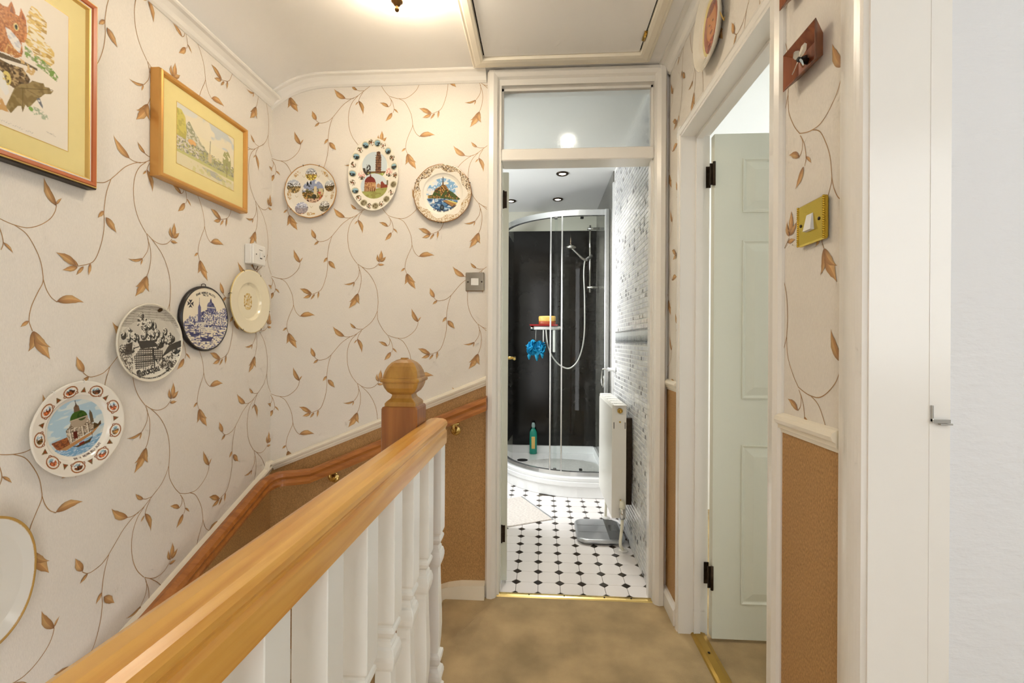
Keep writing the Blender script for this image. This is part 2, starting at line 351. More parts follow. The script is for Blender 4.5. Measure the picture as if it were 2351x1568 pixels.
# cornices
def cornice(rings_fn, xs, name):
    mb = MB(); mb.loft([rings_fn(x) for x in xs], True, True, False); return struct(name, mb, 'gloss_white')
PROF = [(0, -0.047), (0.004, -0.047), (0.012, -0.040), (0.020, -0.026), (0.034, -0.012), (0.046, -0.008), (0.050, -0.003), (0.050, 0.004), (0, 0.004)]
cornice(lambda x: [(x, YB - a, float(zc(x)) + b) for a, b in PROF], list(np.linspace(XL, -0.97, 16)) + [-0.258], 'trim_1')
ZL = float(zc(XL))
cornice(lambda y: [(XL + a, y, ZL + b * 0.9 + 0.004) for a, b in PROF], [-0.9, YB], 'trim_2')
cornice(lambda y: [(XR - a, y, ZC + b) for a, b in PROF][::-1], [-0.9, YB - 0.02], 'trim_3')

# landing floor, carpet, stairs
mb = MB(); mb.prism([(-0.335, -0.9), (0.66, -0.9), (0.66, YB - 0.005), (-0.425, YB - 0.005), (-0.425, 1.17), (-0.335, 1.17)], 2, -0.25, 0.0)
mb.loft([[(-0.425, y, 0), (-0.437, y, -0.006), (-0.441, y, -0.02), (-0.432, y, -0.035), (-0.425, y, -0.05)] for y in (1.19, YB)], False, False, True)
struct('floor', mb, 'carpet', 'beige carpet of the landing')
mb = MB(); mb.box(-0.86, -0.425, 1.19, YB, -0.4, -0.2); mb.box(XL, -0.86, 1.19, YB, -0.6, -0.40)
for k in range(6): mb.box(XL, -0.345, 1.19 - 0.3 * (k + 1), 1.19 - 0.3 * k, -0.85 - 0.18 * k, -0.58 - 0.17 * k)
struct('floor_stairs', mb, 'carpet', 'beige carpeted steps below the landing')
mb = MB(); mb.box(0.66, 2.6, 0.9, 1.75, -0.1, -0.001); mb.box(0.66, 2.6, 1.75, 3.4, -0.1, -0.001); struct('floor_bedroom', mb, 'carpet')
mb = MB(); mb.box(0.66, 2.6, -1.6, 0.83, -0.1, -0.002); struct('floor_front_room', mb, 'carpet')
mb = MB(); mb.box(0.66, 2.6, -1.65, 0.83, 2.40, 2.5); struct('ceiling_front_room', mb, 'bath_ceiling')  # unseen ceiling, added to cut world light on the white wall and lining

# ------------------------------------------------------------------ dado rails, skirtings
DP = [(0, -0.022), (0.006, -0.022), (0.008, -0.014), (0.012, -0.012), (0.012, -0.004), (0.018, 0.0), (0.021, 0.008), (0.018, 0.016), (0.010, 0.020), (0, 0.022)]
mb = MB()
mb.loft([[(x, YB - a, dado_back(x) + b) for a, b in DP] for x in (-0.252, XL + 0.02)])
mb.loft([[(XL + a, y, dado_left(y) + b) for a, b in DP] for y in (YB - 0.0, 0.2)])
mb.loft([[(XL + a * 1.06, y, dado_back(XL) + 0.010 + b) for a, b in DP] for y in (YB, YB - 0.035)] + [[(XL + a, YB - 0.05, dado_left(YB - 0.05) + b) for a, b in DP]])
struct('trim_4', mb, 'dado_cream', 'cream dado moulding following the stairs down')
mb = MB()
for a, b in ((0.905, 1.118), (1.935, YB)): mb.loft([[(XR - p, y, 0.978 + q) for p, q in DP] for y in (a, b)])
struct('trim_5', mb, 'dado_cream', 'cream level dado moulding on the right-hand wall')
# stair string and skirting on the back wall; short skirting by the door
mb = MB(); mb.prism([(-0.25, 0.064), (-0.36, 0.062), (-0.42, 0.052), (-0.47, 0.035), (-0.60, -0.05), (-1.28, -0.34), (-1.28, -0.55), (-0.86, -0.45), (-0.43, -0.25), (-0.25, -0.03)], 1, YB - 0.055, YB)
struct('baseboard_back', mb, 'dado_cream', 'cream skirting running into the stair string')
mb = MB(); mb.prism([(XR, 0), (XR - 0.02, 0), (XR - 0.02, 0.06), (XR - 0.012, 0.075), (XR, 0.078)], 1, 1.93, YB); struct('baseboard_right', mb, 'gloss_white')
mb = MB(); mb.prism([(XR, 0), (XR - 0.02, 0), (XR - 0.02, 0.06), (XR - 0.012, 0.075), (XR, 0.078)], 1, 0.905, 1.115); struct('baseboard_right_near', mb, 'gloss_white')

# ------------------------------------------------------------------ bathroom doorway: architrave, lining, transom
OL, OR = -0.188, 0.499
AP = [(0.0, 0.0), (0.0, 0.012), (0.010, 0.022), (0.030, 0.024), (0.046, 0.018), (0.052, 0.010), (0.052, 0.0)]
mb = MB()
mb.prism([(OL - 0.063 + a, YB - b * 1.75) for a, b in AP], 2, 0.0, ZC - 0.012)
mb.prism([(OR + 0.054 - a, YB - b * 1.75) for a, b in AP][::-1], 2, 0.0, ZC - 0.012)
mb.prism([(YB + 0.001 - b * 1.70, 2.351 + 0.048 - a * 0.8) for a, b in AP][::-1], 0, OL - 0.052, OR + 0.043)
mb.box(OL - 0.018, OL, YB - 0.012, YB + 0.098, 0, 2.36); mb.box(OR, OR + 0.02, YB - 0.012, YB + 0.098, 0, 2.36)       # lining
mb.box(OL - 0.017, OR + 0.019, YB - 0.0135, YB + 0.097, 2.331, 2.3595)
mb.bbox(OL, OR, YB - 0.010, YB + 0.098, 1.989, 2.043, 0.004)                                                       # transom bar
mb.box(OL, OL + 0.003, YB + 0.01, YB + 0.05, 0, 1.989); mb.box(OR - 0.010, OR, YB + 0.01, YB + 0.05, 0, 1.989)           # stops
for z0, z1 in ((2.043, 2.052), (2.320, 2.331)): mb.box(OL, OR, YB + 0.016, YB + 0.036, z0, z1)
for x0, x1 in ((OL, OL + 0.009), (OR - 0.009, OR)): mb.box(x0, x1, YB + 0.016, YB + 0.036, 2.043, 2.331)
frame1 = struct('trim_6', mb, 'gloss_white', 'white gloss bathroom door frame with glazed fanlight')
mb = MB(); mb.box(OL, OR, YB + 0.036, YB + 0.040, 2.043, 2.331); struct('window_1', mb, 'transom_glass', 'obscured glass fanlight over the bathroom doorway')
mb = MB(); mb.loft([[(x, YB - 0.018, 0.0), (x, YB - 0.015, 0.005), (x, YB - 0.006, 0.008), (x, YB + 0.006, 0.009), (x, YB + 0.012, 0.0)] for x in (OL - 0.01, OR + 0.01)])
ts = struct('trim_7', mb, 'brass', 'brass threshold strip under the bathroom doorway')
for x in (-0.05, 0.11, 0.29, 0.41):
    mb = MB(); mb.lathe([(0.004, 0), (0.004, 0.0015), (0.0, 0.002)], 8, (x, YB - 0.004, 0.0078)); mb.build('screw', 'dark_metal', ts)

# ------------------------------------------------------------------ bedroom doorway in the right wall
D2N, D2F, D2Z = 1.163, 1.885, 1.985
mb = MB()
for y0, s in ((D2N, -1), (D2F, 1)):
    mb.prism([(XR + 0.0015 - b * 0.8, y0 + s * (0.003 + a * 0.88)) for a, b in AP][::s], 2, 0, D2Z + 0.046)
mb.prism([(XR + 0.002 - b * 0.78, D2Z + 0.003 + a * 0.88) for a, b in AP], 1, D2N - 0.0465, D2F + 0.0465)
mb.box(XR - 0.013, XR + 0.10, D2F - 0.001, D2F + 0.022, 0, D2Z + 0.02); mb.box(XR - 0.013, XR + 0.10, D2N - 0.022, D2N + 0.001, 0, D2Z + 0.02)
mb.box(XR - 0.013, XR + 0.10, D2N, D2F, D2Z, D2Z + 0.022)
mb.box(XR + 0.045, XR + 0.07, D2F - 0.012, D2F, 0, D2Z - 0.012); mb.box(XR + 0.045, XR + 0.07, D2N, D2N + 0.012, 0, D2Z - 0.012); mb.box(XR + 0.045, XR + 0.07, D2N, D2F, D2Z - 0.012, D2Z)
struct('trim_8', mb, 'gloss_white', 'white gloss frame of the bedroom doorway')
mb = MB(); mb.loft([[(0.600, y, 0), (0.604, y, 0.006), (0.615, y, 0.009), (0.640, y, 0.010), (0.655, y, 0.006), (0.659, y, 0)] for y in (D2N, D2F)])
t2 = struct('trim_9', mb, 'brass_satin', 'brass carpet strip across the bedroom doorway')
mb = MB(); mb.lathe([(0.005, 0), (0.005, 0.0015), (0, 0.002)], 8, (0.628, 1.76, 0.0098)); mb.build('screw', 'dark_metal', t2)
# panelled bedroom door standing open at right angles
DX0, DX1, DY = 0.668, 1.375, 1.842
mb = MB(); mb.box(DX0, DX1, DY, DY + 0.034, 0.012, 1.974)
d2 = struct('door_2', mb, 'door_white', 'open white six-panel bedroom door')
PXs = ((0.775, 0.985), (1.058, 1.268)); PZs = ((0.15, 0.767), (0.947, 1.559), (1.667, 1.876))
for x0, x1 in PXs:
    for z0, z1 in PZs:
        def rr_(i, y): return [(x0 + i, y, z0 + i), (x1 - i, y, z0 + i), (x1 - i, y, z1 - i), (x0 + i, y, z1 - i)]
        mb = MB(); mb.loft([rr_(0, DY + 0.004), rr_(0, DY - 0.0045), rr_(0.004, DY - 0.005), rr_(0.010, DY - 0.001), rr_(0.014, DY - 0.0005), rr_(0.044, DY - 0.007), rr_(0.046, DY - 0.007)], True, True)
        mb.build('panel', 'door_white', d2)
for z in (0.248, 1.82):
    mb = MB(); mb.box(0.652, DX0 + 0.001, DY + 0.004, DY + 0.0065, z - 0.042, z + 0.042); mb.tube([(DX0 - 0.002, DY - 0.003, z - 0.046), (DX0 - 0.002, DY - 0.003, z + 0.046)], 0.006, 8)
    mb.box(0.650, 0.668, DY + 0.038, DY + 0.0425, z - 0.042, z + 0.042); mb.build('hinge', 'dark_metal', d2)
mb = MB(); mb.box(0.66, 2.6, 3.3, 3.4, 0, 2.5); mb.box(0.66, 2.6, 0.86, 0.90, 0, 2.5); mb.box(2.6, 2.7, 0.86, 2.0, 0, 2.5); struct('wall_bedroom', mb, 'ceiling_paint')  # side wall is unseen, added to keep world light off the door
mb = MB(); mb.box(0.66, 2.6, 0.9, 3.4, 2.40, 2.5); struct('ceiling_bedroom', mb, 'bath_ceiling')

# ------------------------------------------------------------------ nearest doorway at the right edge: architrave, lining and the white wall beyond
AQ = [(0.0, 0.0), (0.0, 0.008), (0.004, 0.0125)] + [(0.004 + 0.074 * q, 0.0125 + 0.0115 * math.sin(math.pi * (q * 0.86) ** 1.1)) for q in np.linspace(0.08, 0.96, 12)] + [(0.0785, 0.0125), (0.0785, 0.0)]
mb = MB(); mb.prism([(XR - b, 0.900 - a) for a, b in AQ], 2, 0, 2.05)
mb.box(XR - 0.012, XR + 0.085, 0.818, 0.842, 0, 2.02); mb.box(XR + 0.085, XR + 0.118, 0.8172, 0.842, 0, 2.019)
struct('trim_10', mb, 'gloss_white', 'white gloss door lining at the right edge')
mb = MB(); mb.box(XR + 0.087, XR + 0.089, 0.8135, 0.8170, 1.033, 1.060); mb.box(XR + 0.087, XR + 0.114, 0.811, 0.8170, 1.031, 1.037)
mb.box(XR + 0.098, XR + 0.117, 0.8105, 0.8165, 1.0275, 1.0305)
tag(mb.build('door_catch', 'chrome'), 'small steel latch keep on the white door lining at the right edge', 'latch')
mb = MB(); mb.box(XR + 0.118, 2.6, 0.823, 0.86, 0, 2.5); mb.box(XR + 0.09, 2.7, -1.75, -1.65, 0, 2.5); mb.box(2.6, 2.7, -1.75, 0.86, 0, 2.5); struct('wall_front_room', mb, 'embossed_white', 'white embossed wall at the right edge')  # end and side walls are unseen, added to block world light
# ------------------------------------------------------------------ bannister
ban = thing('bannister', 'honey pine bannister with white square spindles beside the stairwell', 'bannister', (-0.275, 0.5, 0))
def bpar(o): o.parent = ban; o.matrix_parent_inverse = Matrix.Translation((0.275, -0.5, 0)); return o
def rail_section(cx, zt, s=1.0):
    prof = [(-0.012, -0.067), (-0.0255, -0.066), (-0.0265, -0.046), (-0.0265, -0.034), (-0.0225, -0.029), (-0.0235, -0.024), (-0.0275, -0.018), (-0.0275, -0.011), (-0.024, -0.005), (-0.016, -0.0015), (0, 0),
            (0.016, -0.0015), (0.024, -0.005), (0.0275, -0.011), (0.0275, -0.018), (0.0235, -0.024), (0.0225, -0.029), (0.0265, -0.034), (0.0265, -0.046), (0.0255, -0.066), (0.012, -0.067)]
    return [(cx + a * s, zt + b * s) for a, b in prof]
mb = MB(); sec = rail_section(-0.2745, 0.960)
c0 = (-0.2745, 0.925)
mb.loft([[(x, y, z) for x, z in sec] for y in (-0.55, 1.208)] + [[(c0[0] + (x - c0[0]) * 0.94, 1.213, c0[1] + (z - c0[1]) * 0.94) for x, z in sec]], True, True, False)
bpar(mb.build('handrail', 'rail_pine'))
def bal_profile():
    h = 0.0225
    up = [(h, 0.893), (h, 0.676), (h * .98, 0.672), (h * .80, 0.666), (h * .80, 0.662), (h * .92, 0.659), (h * .96, 0.654), (h * .84, 0.646), (h * .62, 0.640), (h * .62, 0.635), (h * .72, 0.631), (h * .72, 0.627), (h * .88, 0.623), (h * 1.0, 0.612), (h * 1.0, 0.604), (h * .90, 0.592), (h * .80, 0.586), (h * .62, 0.584)]
    midp = [(h * .64, 0.560), (h * .70, 0.50), (h * .78, 0.46), (h * .80, 0.425), (h * .72, 0.39), (h * .60, 0.362)]
    low = [(h * .92, 0.356), (h * .96, 0.350), (h * .84, 0.336), (h * .62, 0.328), (h * .62, 0.322), (h * .72, 0.318), (h * .88, 0.314), (h, 0.305), (h, 0.296), (h * .88, 0.286), (h * .78, 0.280), (h * .80, 0.272), (h, 0.266), (h, 0.03)]
    return up + midp + low
base_bal = None
for y in (1.183, 1.054, 0.929, 0.808, 0.683, 0.557, 0.431, 0.306, 0.181, 0.056, -0.069, -0.194):
    if base_bal is None:
        mb = MB(); mb.square_lathe(bal_profile(), chamf=0.05); base_bal = mb.build('baluster', 'white_spindle'); o = base_bal
    else:
        o = base_bal.copy(); col.objects.link(o)
    o.parent = ban; o.location = (0.0005, y - 0.5, 0)
mb = MB(); mb.bbox(-0.315, -0.235, -0.55, 1.205, 0.0, 0.034, 0.004); bpar(mb.build('base_rail', 'white_spindle'))
NX, NY = -0.344, 1.145
mb = MB(); mb.square_lathe([(0.0445, -0.6), (0.0445, 0.996), (0.0425, 1.001), (0.038, 1.003)], (NX, NY), 0.06); nw = bpar(mb.build('newel_post', 'newel_pine'))
mb = MB(); mb.square_lathe([(0.0385, 1.002), (0.0385, 1.009), (0.036, 1.013), (0.027, 1.021), (0.0245, 1.027), (0.0245, 1.030), (0.034, 1.037), (0.0405, 1.047), (0.044, 1.057), (0.044, 1.0605), (0.0475, 1.062), (0.049, 1.066), (0.0475, 1.070), (0.043, 1.0715),
                            (0.0425, 1.078), (0.0400, 1.089), (0.0350, 1.100), (0.0275, 1.109), (0.017, 1.1155), (0.0085, 1.118), (0.0085, 1.1205)], (NX, NY), [.06] * 6 + [.15, .18, .18, .15] + [.10] * 4 + [.16, .22, .28, .34, .38, .3, .3])
fin = mb.build('finial', 'newel_cap', nw); fin.matrix_parent_inverse = Matrix.Identity(4)

# ------------------------------------------------------------------ wall handrail down the stairs
wr = thing('wall_handrail', 'brown wooden handrail on brass brackets following the stair walls', 'handrail', (-0.7, 2.05, 0.7))
def wpar(o): o.parent = wr; o.matrix_parent_inverse = Matrix.Translation((0.7, -2.05, -0.7)); return o
HR = [(-0.021, 0.010), (-0.017, 0.022), (0.0, 0.028), (0.017, 0.022), (0.021, 0.010), (0.015, 0.000), (0.015, -0.006), (0.019, -0.014), (0.017, -0.024), (-0.017, -0.024), (-0.019, -0.014), (-0.015, -0.006), (-0.015, 0.0)]
def sweep_rail(path, name):
    rings = []; P = [Vector(p) for p in path]
    for i, p in enumerate(P):
        t = P[min(i + 1, len(P) - 1)] - P[max(i - 1, 0)]; t.z = 0; t.normalize(); n = Vector((t.y, -t.x, 0))
        rings.append([tuple(p + n * a * 1.2 + Vector((0, 0, b * 1.25))) for a, b in HR])
    mb = MB(); mb.loft(rings); return wpar(mb.build(name, 'wall_rail_x'))
HX, HY = XL + 0.055, YB - 0.055
zA = lambda x: 0.884 + (x + 0.244) * 0.4237
sweep_rail([(-0.243, HY, zA(-0.243)), (-0.64, HY, zA(-0.64)), (-1.045, HY, zA(-1.045))], 'rail')
zk = zA(-1.05)
corner = [(-1.045, HY, zk), (-1.12, HY - 0.001, zk - 0.010), (-1.175, HY - 0.012, zk - 0.013), (-1.205, HY - 0.035, zk - 0.016), (-1.222, HY - 0.07, zk - 0.024), (HX, HY - 0.115, zk - 0.040)]
sweep_rail([tuple(p) for p in smooth_path(corner, 4)], 'corner_rail')
sweep_rail([(HX, HY - 0.115, zk - 0.040), (HX, 1.4, zk - 0.040 - (HY - 0.115 - 1.4) * 0.40), (HX, 0.3, zk - 0.040 - (HY - 0.115 - 0.3) * 0.40)], 'rail')
def bracket(x, z, left=False):
    def c(a, b, w): return (XL + w, a, b) if left else (a, YB - w, b)
    mb = MB()
    if left: mb.lathe([(0.0, 0.001), (0.023, 0.001), (0.023, 0.005), (0.016, 0.008), (0.012, 0.008), (0.010, 0.012), (0, 0.013)], 20, (XL, x, z), 'x')
    else: mb.lathe([(0.0, 0.001), (0.023, 0.001), (0.023, 0.005), (0.016, 0.008), (0.012, 0.008), (0.010, 0.012), (0, 0.013)], 20, (x, YB, z), 'y')
    mb.tube(smooth_path([c(x, z, 0.008), c(x, z - 0.004, 0.032), c(x, z + 0.012, 0.052), c(x, z + 0.036, 0.056)], 5), 0.0075, 10)
    mb.tube([c(x - 0.025, z + 0.034, 0.056), c(x + 0.025, z + 0.04, 0.056)], 0.007, 8)
    return wpar(mb.build('bracket', 'brass'))
bracket(-0.392, 0.752); bracket(-0.965, 0.520); bracket(1.55, 0.268, True)

# ------------------------------------------------------------------ painter: flat prints computed on a small canvas, carried as colour on the meshes
class Canvas:
    def __init__(self, n, base, m=None):
        self.w, self.h = n, m or n
        self.a = np.tile(np.array(base, float), (self.h, self.w, 1)); ys = np.linspace(1, -1, self.h); xs = np.linspace(-1, 1, self.w); self.X, self.Y = np.meshgrid(xs, ys)
    def mask_poly(self, pts):
        m = np.zeros(self.X.shape, bool); n = len(pts)
        for i in range(n):
            (x0, y0), (x1, y1) = pts[i], pts[(i + 1) % n]
            if y0 == y1: continue
            m ^= ((self.Y > min(y0, y1)) & (self.Y <= max(y0, y1)) & (self.X < x0 + (self.Y - y0) * (x1 - x0) / (y1 - y0)))
        return m
    def fill(self, m, c, a=1.0): self.a[m] = self.a[m] * (1 - a) + np.array(c, float) * a
    def poly(self, pts, c, a=1.0): self.fill(self.mask_poly(pts), c, a)
    def mask_ell(self, cx, cy, rx, ry, rot=0.0):
        dx, dy = self.X - cx, self.Y - cy; ca, sa = math.cos(rot), math.sin(rot); return ((dx * ca + dy * sa) / rx) ** 2 + ((-dx * sa + dy * ca) / ry) ** 2 <= 1
    def ell(self, cx, cy, rx, ry, c, a=1.0, rot=0.0): self.fill(self.mask_ell(cx, cy, rx, ry, rot), c, a)
    def line(self, pts, w, c, a=1.0, clip=None):
        for (x0, y0), (x1, y1) in zip(pts[:-1], pts[1:]):
            dx, dy = x1 - x0, y1 - y0; L2 = dx * dx + dy * dy + 1e-12
            t = np.clip(((self.X - x0) * dx + (self.Y - y0) * dy) / L2, 0, 1); m = (self.X - x0 - t * dx) ** 2 + (self.Y - y0 - t * dy) ** 2 <= (w / 2) ** 2
            if clip is not None: m &= clip
            self.fill(m, c, a)
    def noise(self, k, seed, ky=None):
        r = np.random.RandomState(seed); ky = ky or k; g = r.rand(ky + 2, k + 2); fx = (self.X + 1) / 2 * k; fy = (1 - self.Y) / 2 * ky; ix, iy = fx.astype(int), fy.astype(int); tx, ty = fx - ix, fy - iy
        tx = tx * tx * (3 - 2 * tx); ty = ty * ty * (3 - 2 * ty)
        return g[iy, ix] * (1 - tx) * (1 - ty) + g[iy, ix + 1] * tx * (1 - ty) + g[iy + 1, ix] * (1 - tx) * ty + g[iy + 1, ix + 1] * tx * ty
    def blot(self, mask, k, seed, thr, c, a=1.0, ky=None):
        k2 = int(k * 1.5); y2 = int((ky or k) * 1.5); n = 0.62 * self.noise(k2, seed, y2) + 0.38 * self.noise(k2 * 2, seed + 101, y2 * 2); n = (n - 0.5) * 1.35 + 0.5
        t = np.clip((n - thr + 0.06) / 0.12, 0, 1)[mask][:, None] * a; self.a[mask] = self.a[mask] * (1 - t) + np.array(c, float) * t
    def sample(self, u, v):
        x = np.clip((np.asarray(u) + 1) / 2 * (self.w - 1), 0, self.w - 1.001); y = np.clip((1 - np.asarray(v)) / 2 * (self.h - 1), 0, self.h - 1.001); ix, iy = x.astype(int), y.astype(int); tx, ty = (x - ix)[..., None], (y - iy)[..., None]
        L = lin(self.a); return L[iy, ix] * (1 - tx) * (1 - ty) + L[iy, ix + 1] * tx * (1 - ty) + L[iy + 1, ix] * (1 - tx) * ty + L[iy + 1, ix + 1] * tx * ty
# stroke alphabet on a 4 x 6 cell
GL = {'A': [[(0, 0), (2, 6), (4, 0)], [(.8, 2), (3.2, 2)]], 'B': [[(0, 0), (0, 6), (3, 6), (3.6, 4.6), (2.8, 3.2), (0, 3.2)], [(2.8, 3.2), (4, 1.6), (3, 0), (0, 0)]], 'C': [[(4, 5), (3, 6), (1, 6), (0, 4.5), (0, 1.5), (1, 0), (3, 0), (4, 1)]],
      'D': [[(0, 0), (0, 6), (2.4, 6), (4, 4.4), (4, 1.6), (2.4, 0), (0, 0)]], 'E': [[(4, 6), (0, 6), (0, 0), (4, 0)], [(0, 3), (3, 3)]], 'G': [[(4, 5), (3, 6), (1, 6), (0, 4.5), (0, 1.5), (1, 0), (3, 0), (4, 1), (4, 3), (2.4, 3)]],
      'H': [[(0, 0), (0, 6)], [(4, 0), (4, 6)], [(0, 3), (4, 3)]], 'I': [[(2, 0), (2, 6)]], 'L': [[(0, 6), (0, 0), (4, 0)]], 'M': [[(0, 0), (0, 6), (2, 2.4), (4, 6), (4, 0)]], 'N': [[(0, 0), (0, 6), (4, 0), (4, 6)]],
      'O': [[(1, 0), (0, 1.5), (0, 4.5), (1, 6), (3, 6), (4, 4.5), (4, 1.5), (3, 0), (1, 0)]], 'R': [[(0, 0), (0, 6), (3, 6), (4, 4.6), (3, 3), (0, 3)], [(2, 3), (4, 0)]], 'S': [[(4, 5.2), (3, 6), (1, 6), (0, 4.8), (1, 3.2), (3, 2.8), (4, 1.4), (3, 0), (1, 0), (0, .8)]],
      'T': [[(0, 6), (4, 6)], [(2, 6), (2, 0)]], 'U': [[(0, 6), (0, 1.4), (1, 0), (3, 0), (4, 1.4), (4, 6)]], 'V': [[(0, 6), (2, 0), (4, 6)]], ' ': []}
# blackletter lower case for the town name
GB = {'M': [[(0.2, .6), (0, 3), (.8, 5.4), (1.8, 6)], [(1.8, 6), (1.5, 3), (1.7, .6), (1, 0), (.2, .6)], [(1.8, 5.8), (3.0, 6.2), (3.1, 3), (3.0, .4)], [(3.0, 5.4), (4.4, 6.2), (4.8, 4.6), (4.7, 1), (5.3, .2)]],
      'o': [[(1, 0), (0, .8), (0, 3), (1, 4), (2, 3.2), (2, 1), (1, 0)]], 'n': [[(0, 0), (.2, 3.4), (0, 4)], [(.2, 3.4), (1.4, 4), (2, 3.2), (2, .5), (2.4, 0)]], 's': [[(2, 3.6), (1, 4.2), (.2, 3.4), (1.8, 2), (1.6, .4), (.8, 0), (0, .6)]],
      'c': [[(1.8, 3.6), (1, 4), (0, 3), (0, .9), (1, 0), (1.8, .6)]], 'h': [[(0, 6), (.1, 0)], [(.1, 3.4), (1.4, 4), (2, 3), (1.9, 0), (1.2, -1)]], 'a': [[(0.2, 3.6), (1.2, 4), (1.9, 3.2), (1.9, .5), (2.4, 0)], [(1.9, 2.2), (.6, 2), (0, 1), (.8, 0), (1.9, .7)]], 'u': [[(0, 4), (.1, .8), (1, 0), (2, .9)], [(2, 4), (2, .5), (2.5, 0)]]}
def text_line(cv, s, x0, y0, h, col_, w, glyph=GL, adv=5.2, rot=0.0, arc=None, wx=1.0):
    k = h / 6.0; x = 0.0
    for ch in s:
        g = glyph.get(ch, [])
        a_ = adv if glyph is GL else (max(p[0] for st in g for p in st) + 1.0)
        for st in g:
            pts = []
            for px, py in st:
                X_, Y_ = (x + px) * k * wx, py * k
                if arc: # (cx, cy, r, start angle, direction)
                    cx, cy, r, a0, dr = arc; an = a0 - dr * X_ / r; rr = r + dr * Y_; pts.append((cx + rr * math.cos(an), cy + rr * math.sin(an)))
                else: pts.append((x0 + X_ * math.cos(rot) - Y_ * math.sin(rot), y0 + X_ * math.sin(rot) + Y_ * math.cos(rot)))
            cv.line(pts, w, col_)
        x += a_

def plate_mesh(name, cv, ru, rv, prof, mats='china', parent=None, rings=120, seg=380, scallop=None, back=True, rot=0.0):
    R = np.array([p[0] for p in prof]); Hh = np.array([p[1] for p in prof])
    rs = np.linspace(0, 1, rings) ** 0.9; th = np.linspace(0, 2 * math.pi, seg, endpoint=False)
    RS, TH = np.meshgrid(rs, th, indexing='ij'); mod = np.ones(seg) if scallop is None else scallop(th); RM = RS * (1 + (mod - 1) * np.clip((RS - .6) / .4, 0, 1))
    U0_, V0_ = RM * np.cos(TH), RM * np.sin(TH); Z_ = np.interp(RS, R, Hh)
    colr = cv.sample(RS * np.cos(TH), RS * np.sin(TH))
    U_, V_ = U0_ * ru, V0_ * rv; ca, sa = math.cos(rot), math.sin(rot); U_, V_ = U_ * ca - V_ * sa, U_ * sa + V_ * ca
    verts = np.stack([U_, V_, Z_], -1).reshape(-1, 3); cols_ = colr.reshape(-1, 3)
    idx = np.arange(rings * seg).reshape(rings, seg); a = idx[:-1]; b = idx[1:]
    f = np.stack([a, b, np.roll(b, -1, 1), np.roll(a, -1, 1)], -1).reshape(-1, 4)
    # back of the plate: edge, underside, foot
    bk = [(1.0, Hh[-1] - 0.0035), (0.62, 0.003), (0.55, 0.0005)]; bv = []
    for r_, h_ in bk:
        q = np.stack([r_ * mod * np.cos(th) * ru, r_ * mod * np.sin(th) * rv], -1); q = np.stack([q[:, 0] * ca - q[:, 1] * sa, q[:, 0] * sa + q[:, 1] * ca, np.full(seg, h_)], -1); bv.append(q)
    bv = np.concatenate(bv); n0 = len(verts); verts = np.concatenate([verts, bv]); edgec = cols_[-seg:]; cols_ = np.concatenate([cols_, edgec, np.tile(lin((225, 218, 205)), (2 * seg, 1))])
    bi = np.arange(n0, n0 + 3 * seg).reshape(3, seg); lastr = idx[-1]; chain = [lastr, bi[0], bi[1], bi[2]]
    fb = np.concatenate([np.stack([p, q, np.roll(q, -1), np.roll(p, -1)], -1) for p, q in zip(chain[:-1], chain[1:])]); f = np.concatenate([f, fb])
    me = bpy.data.meshes.new(name); me.from_pydata(verts.tolist(), [], f.tolist()); me.materials.append(MATS[mats]); me.polygons.foreach_set('use_smooth', [True] * len(f))
    at = me.color_attributes.new('Col', 'FLOAT_COLOR', 'POINT'); at.data.foreach_set('color', np.hstack([cols_, np.ones((len(cols_), 1))]).ravel())
    o = bpy.data.objects.new(name, me); col.objects.link(o); o.parent = parent; return o
def clips(parent, ru, rv, hrim, angs, m='dark_metal'):
    for a in angs:
        d = Vector((math.cos(a), math.sin(a), 0)); p = Vector((d.x * ru, d.y * rv, hrim)); mb = MB()
        mb.tube(smooth_path([tuple(p * 0.95 + Vector((0, 0, 0.0022 - hrim * .05)))[:3], tuple(p + d * 0.0004 + Vector((0, 0, 0.0014))), tuple(p + d * 0.0012 - Vector((0, 0, 0.004))), (p.x * .9, p.y * .9, 0.003)], 3), 0.0009, 6)
        mb.build('hanger_clip', m, parent)
def scene_dot(cv, cx, cy, r, sky, land, seed, ry=None, rot=0.0):
    m = cv.mask_ell(cx, cy, r, ry or r, rot); cv.fill(m, sky); cv.fill(m & (cv.Y < cy + 0.02), land); cv.blot(m & (cv.Y < cy + r * .5), 60, seed, .55, [c * .45 for c in land]); cv.blot(m & (cv.Y > cy), 40, seed + 3, .62, (250, 250, 250)); cv.blot(m & (cv.Y < cy - r * .2), 50, seed + 5, .62, [min(255, c * 1.5) for c in land])

FLATP = [(0, .006), (.60, .006), (.66, .010), (.70, .015), (.97, .021), (1.0, .0205)]
N = 520
# --- Venice plate, gold cartouches round the rim
cv = Canvas(N, (243, 238, 226)); tilt = math.radians(10)
c2 = Canvas(N, (176, 205, 220)); rimcv = cv; cv = c2; m0 = np.ones(cv.X.shape, bool); cv.blot(m0, 7, 3, .52, (226, 232, 226), .8, 12); cv.fill(m0 & (cv.Y < -.10), (226, 228, 218), .5)
cv.fill(m0 & (cv.Y < -.30), (120, 168, 205)); cv.blot(m0 & (cv.Y < -.30), 26, 5, .55, (208, 226, 236), .8, 60)
cv.poly([(-.56, -.08), (-.20, -.06), (-.20, -.30), (-.42, -.36), (-.48, -.30)], (168, 96, 50)); cv.blot(cv.mask_poly([(-.56, -.08), (-.20, -.06), (-.20, -.30), (-.42, -.36)]), 40, 8, .5, (118, 62, 32))
cv.poly([(-.42, -.34), (.30, -.16), (.55, .06), (.50, -.05), (.30, -.24), (-.30, -.42)], (190, 140, 90)); cv.poly([(.30, -.02), (.38, .08), (.46, .0), (.53, .08), (.53, -.04), (.30, -.14)], (86, 66, 40))
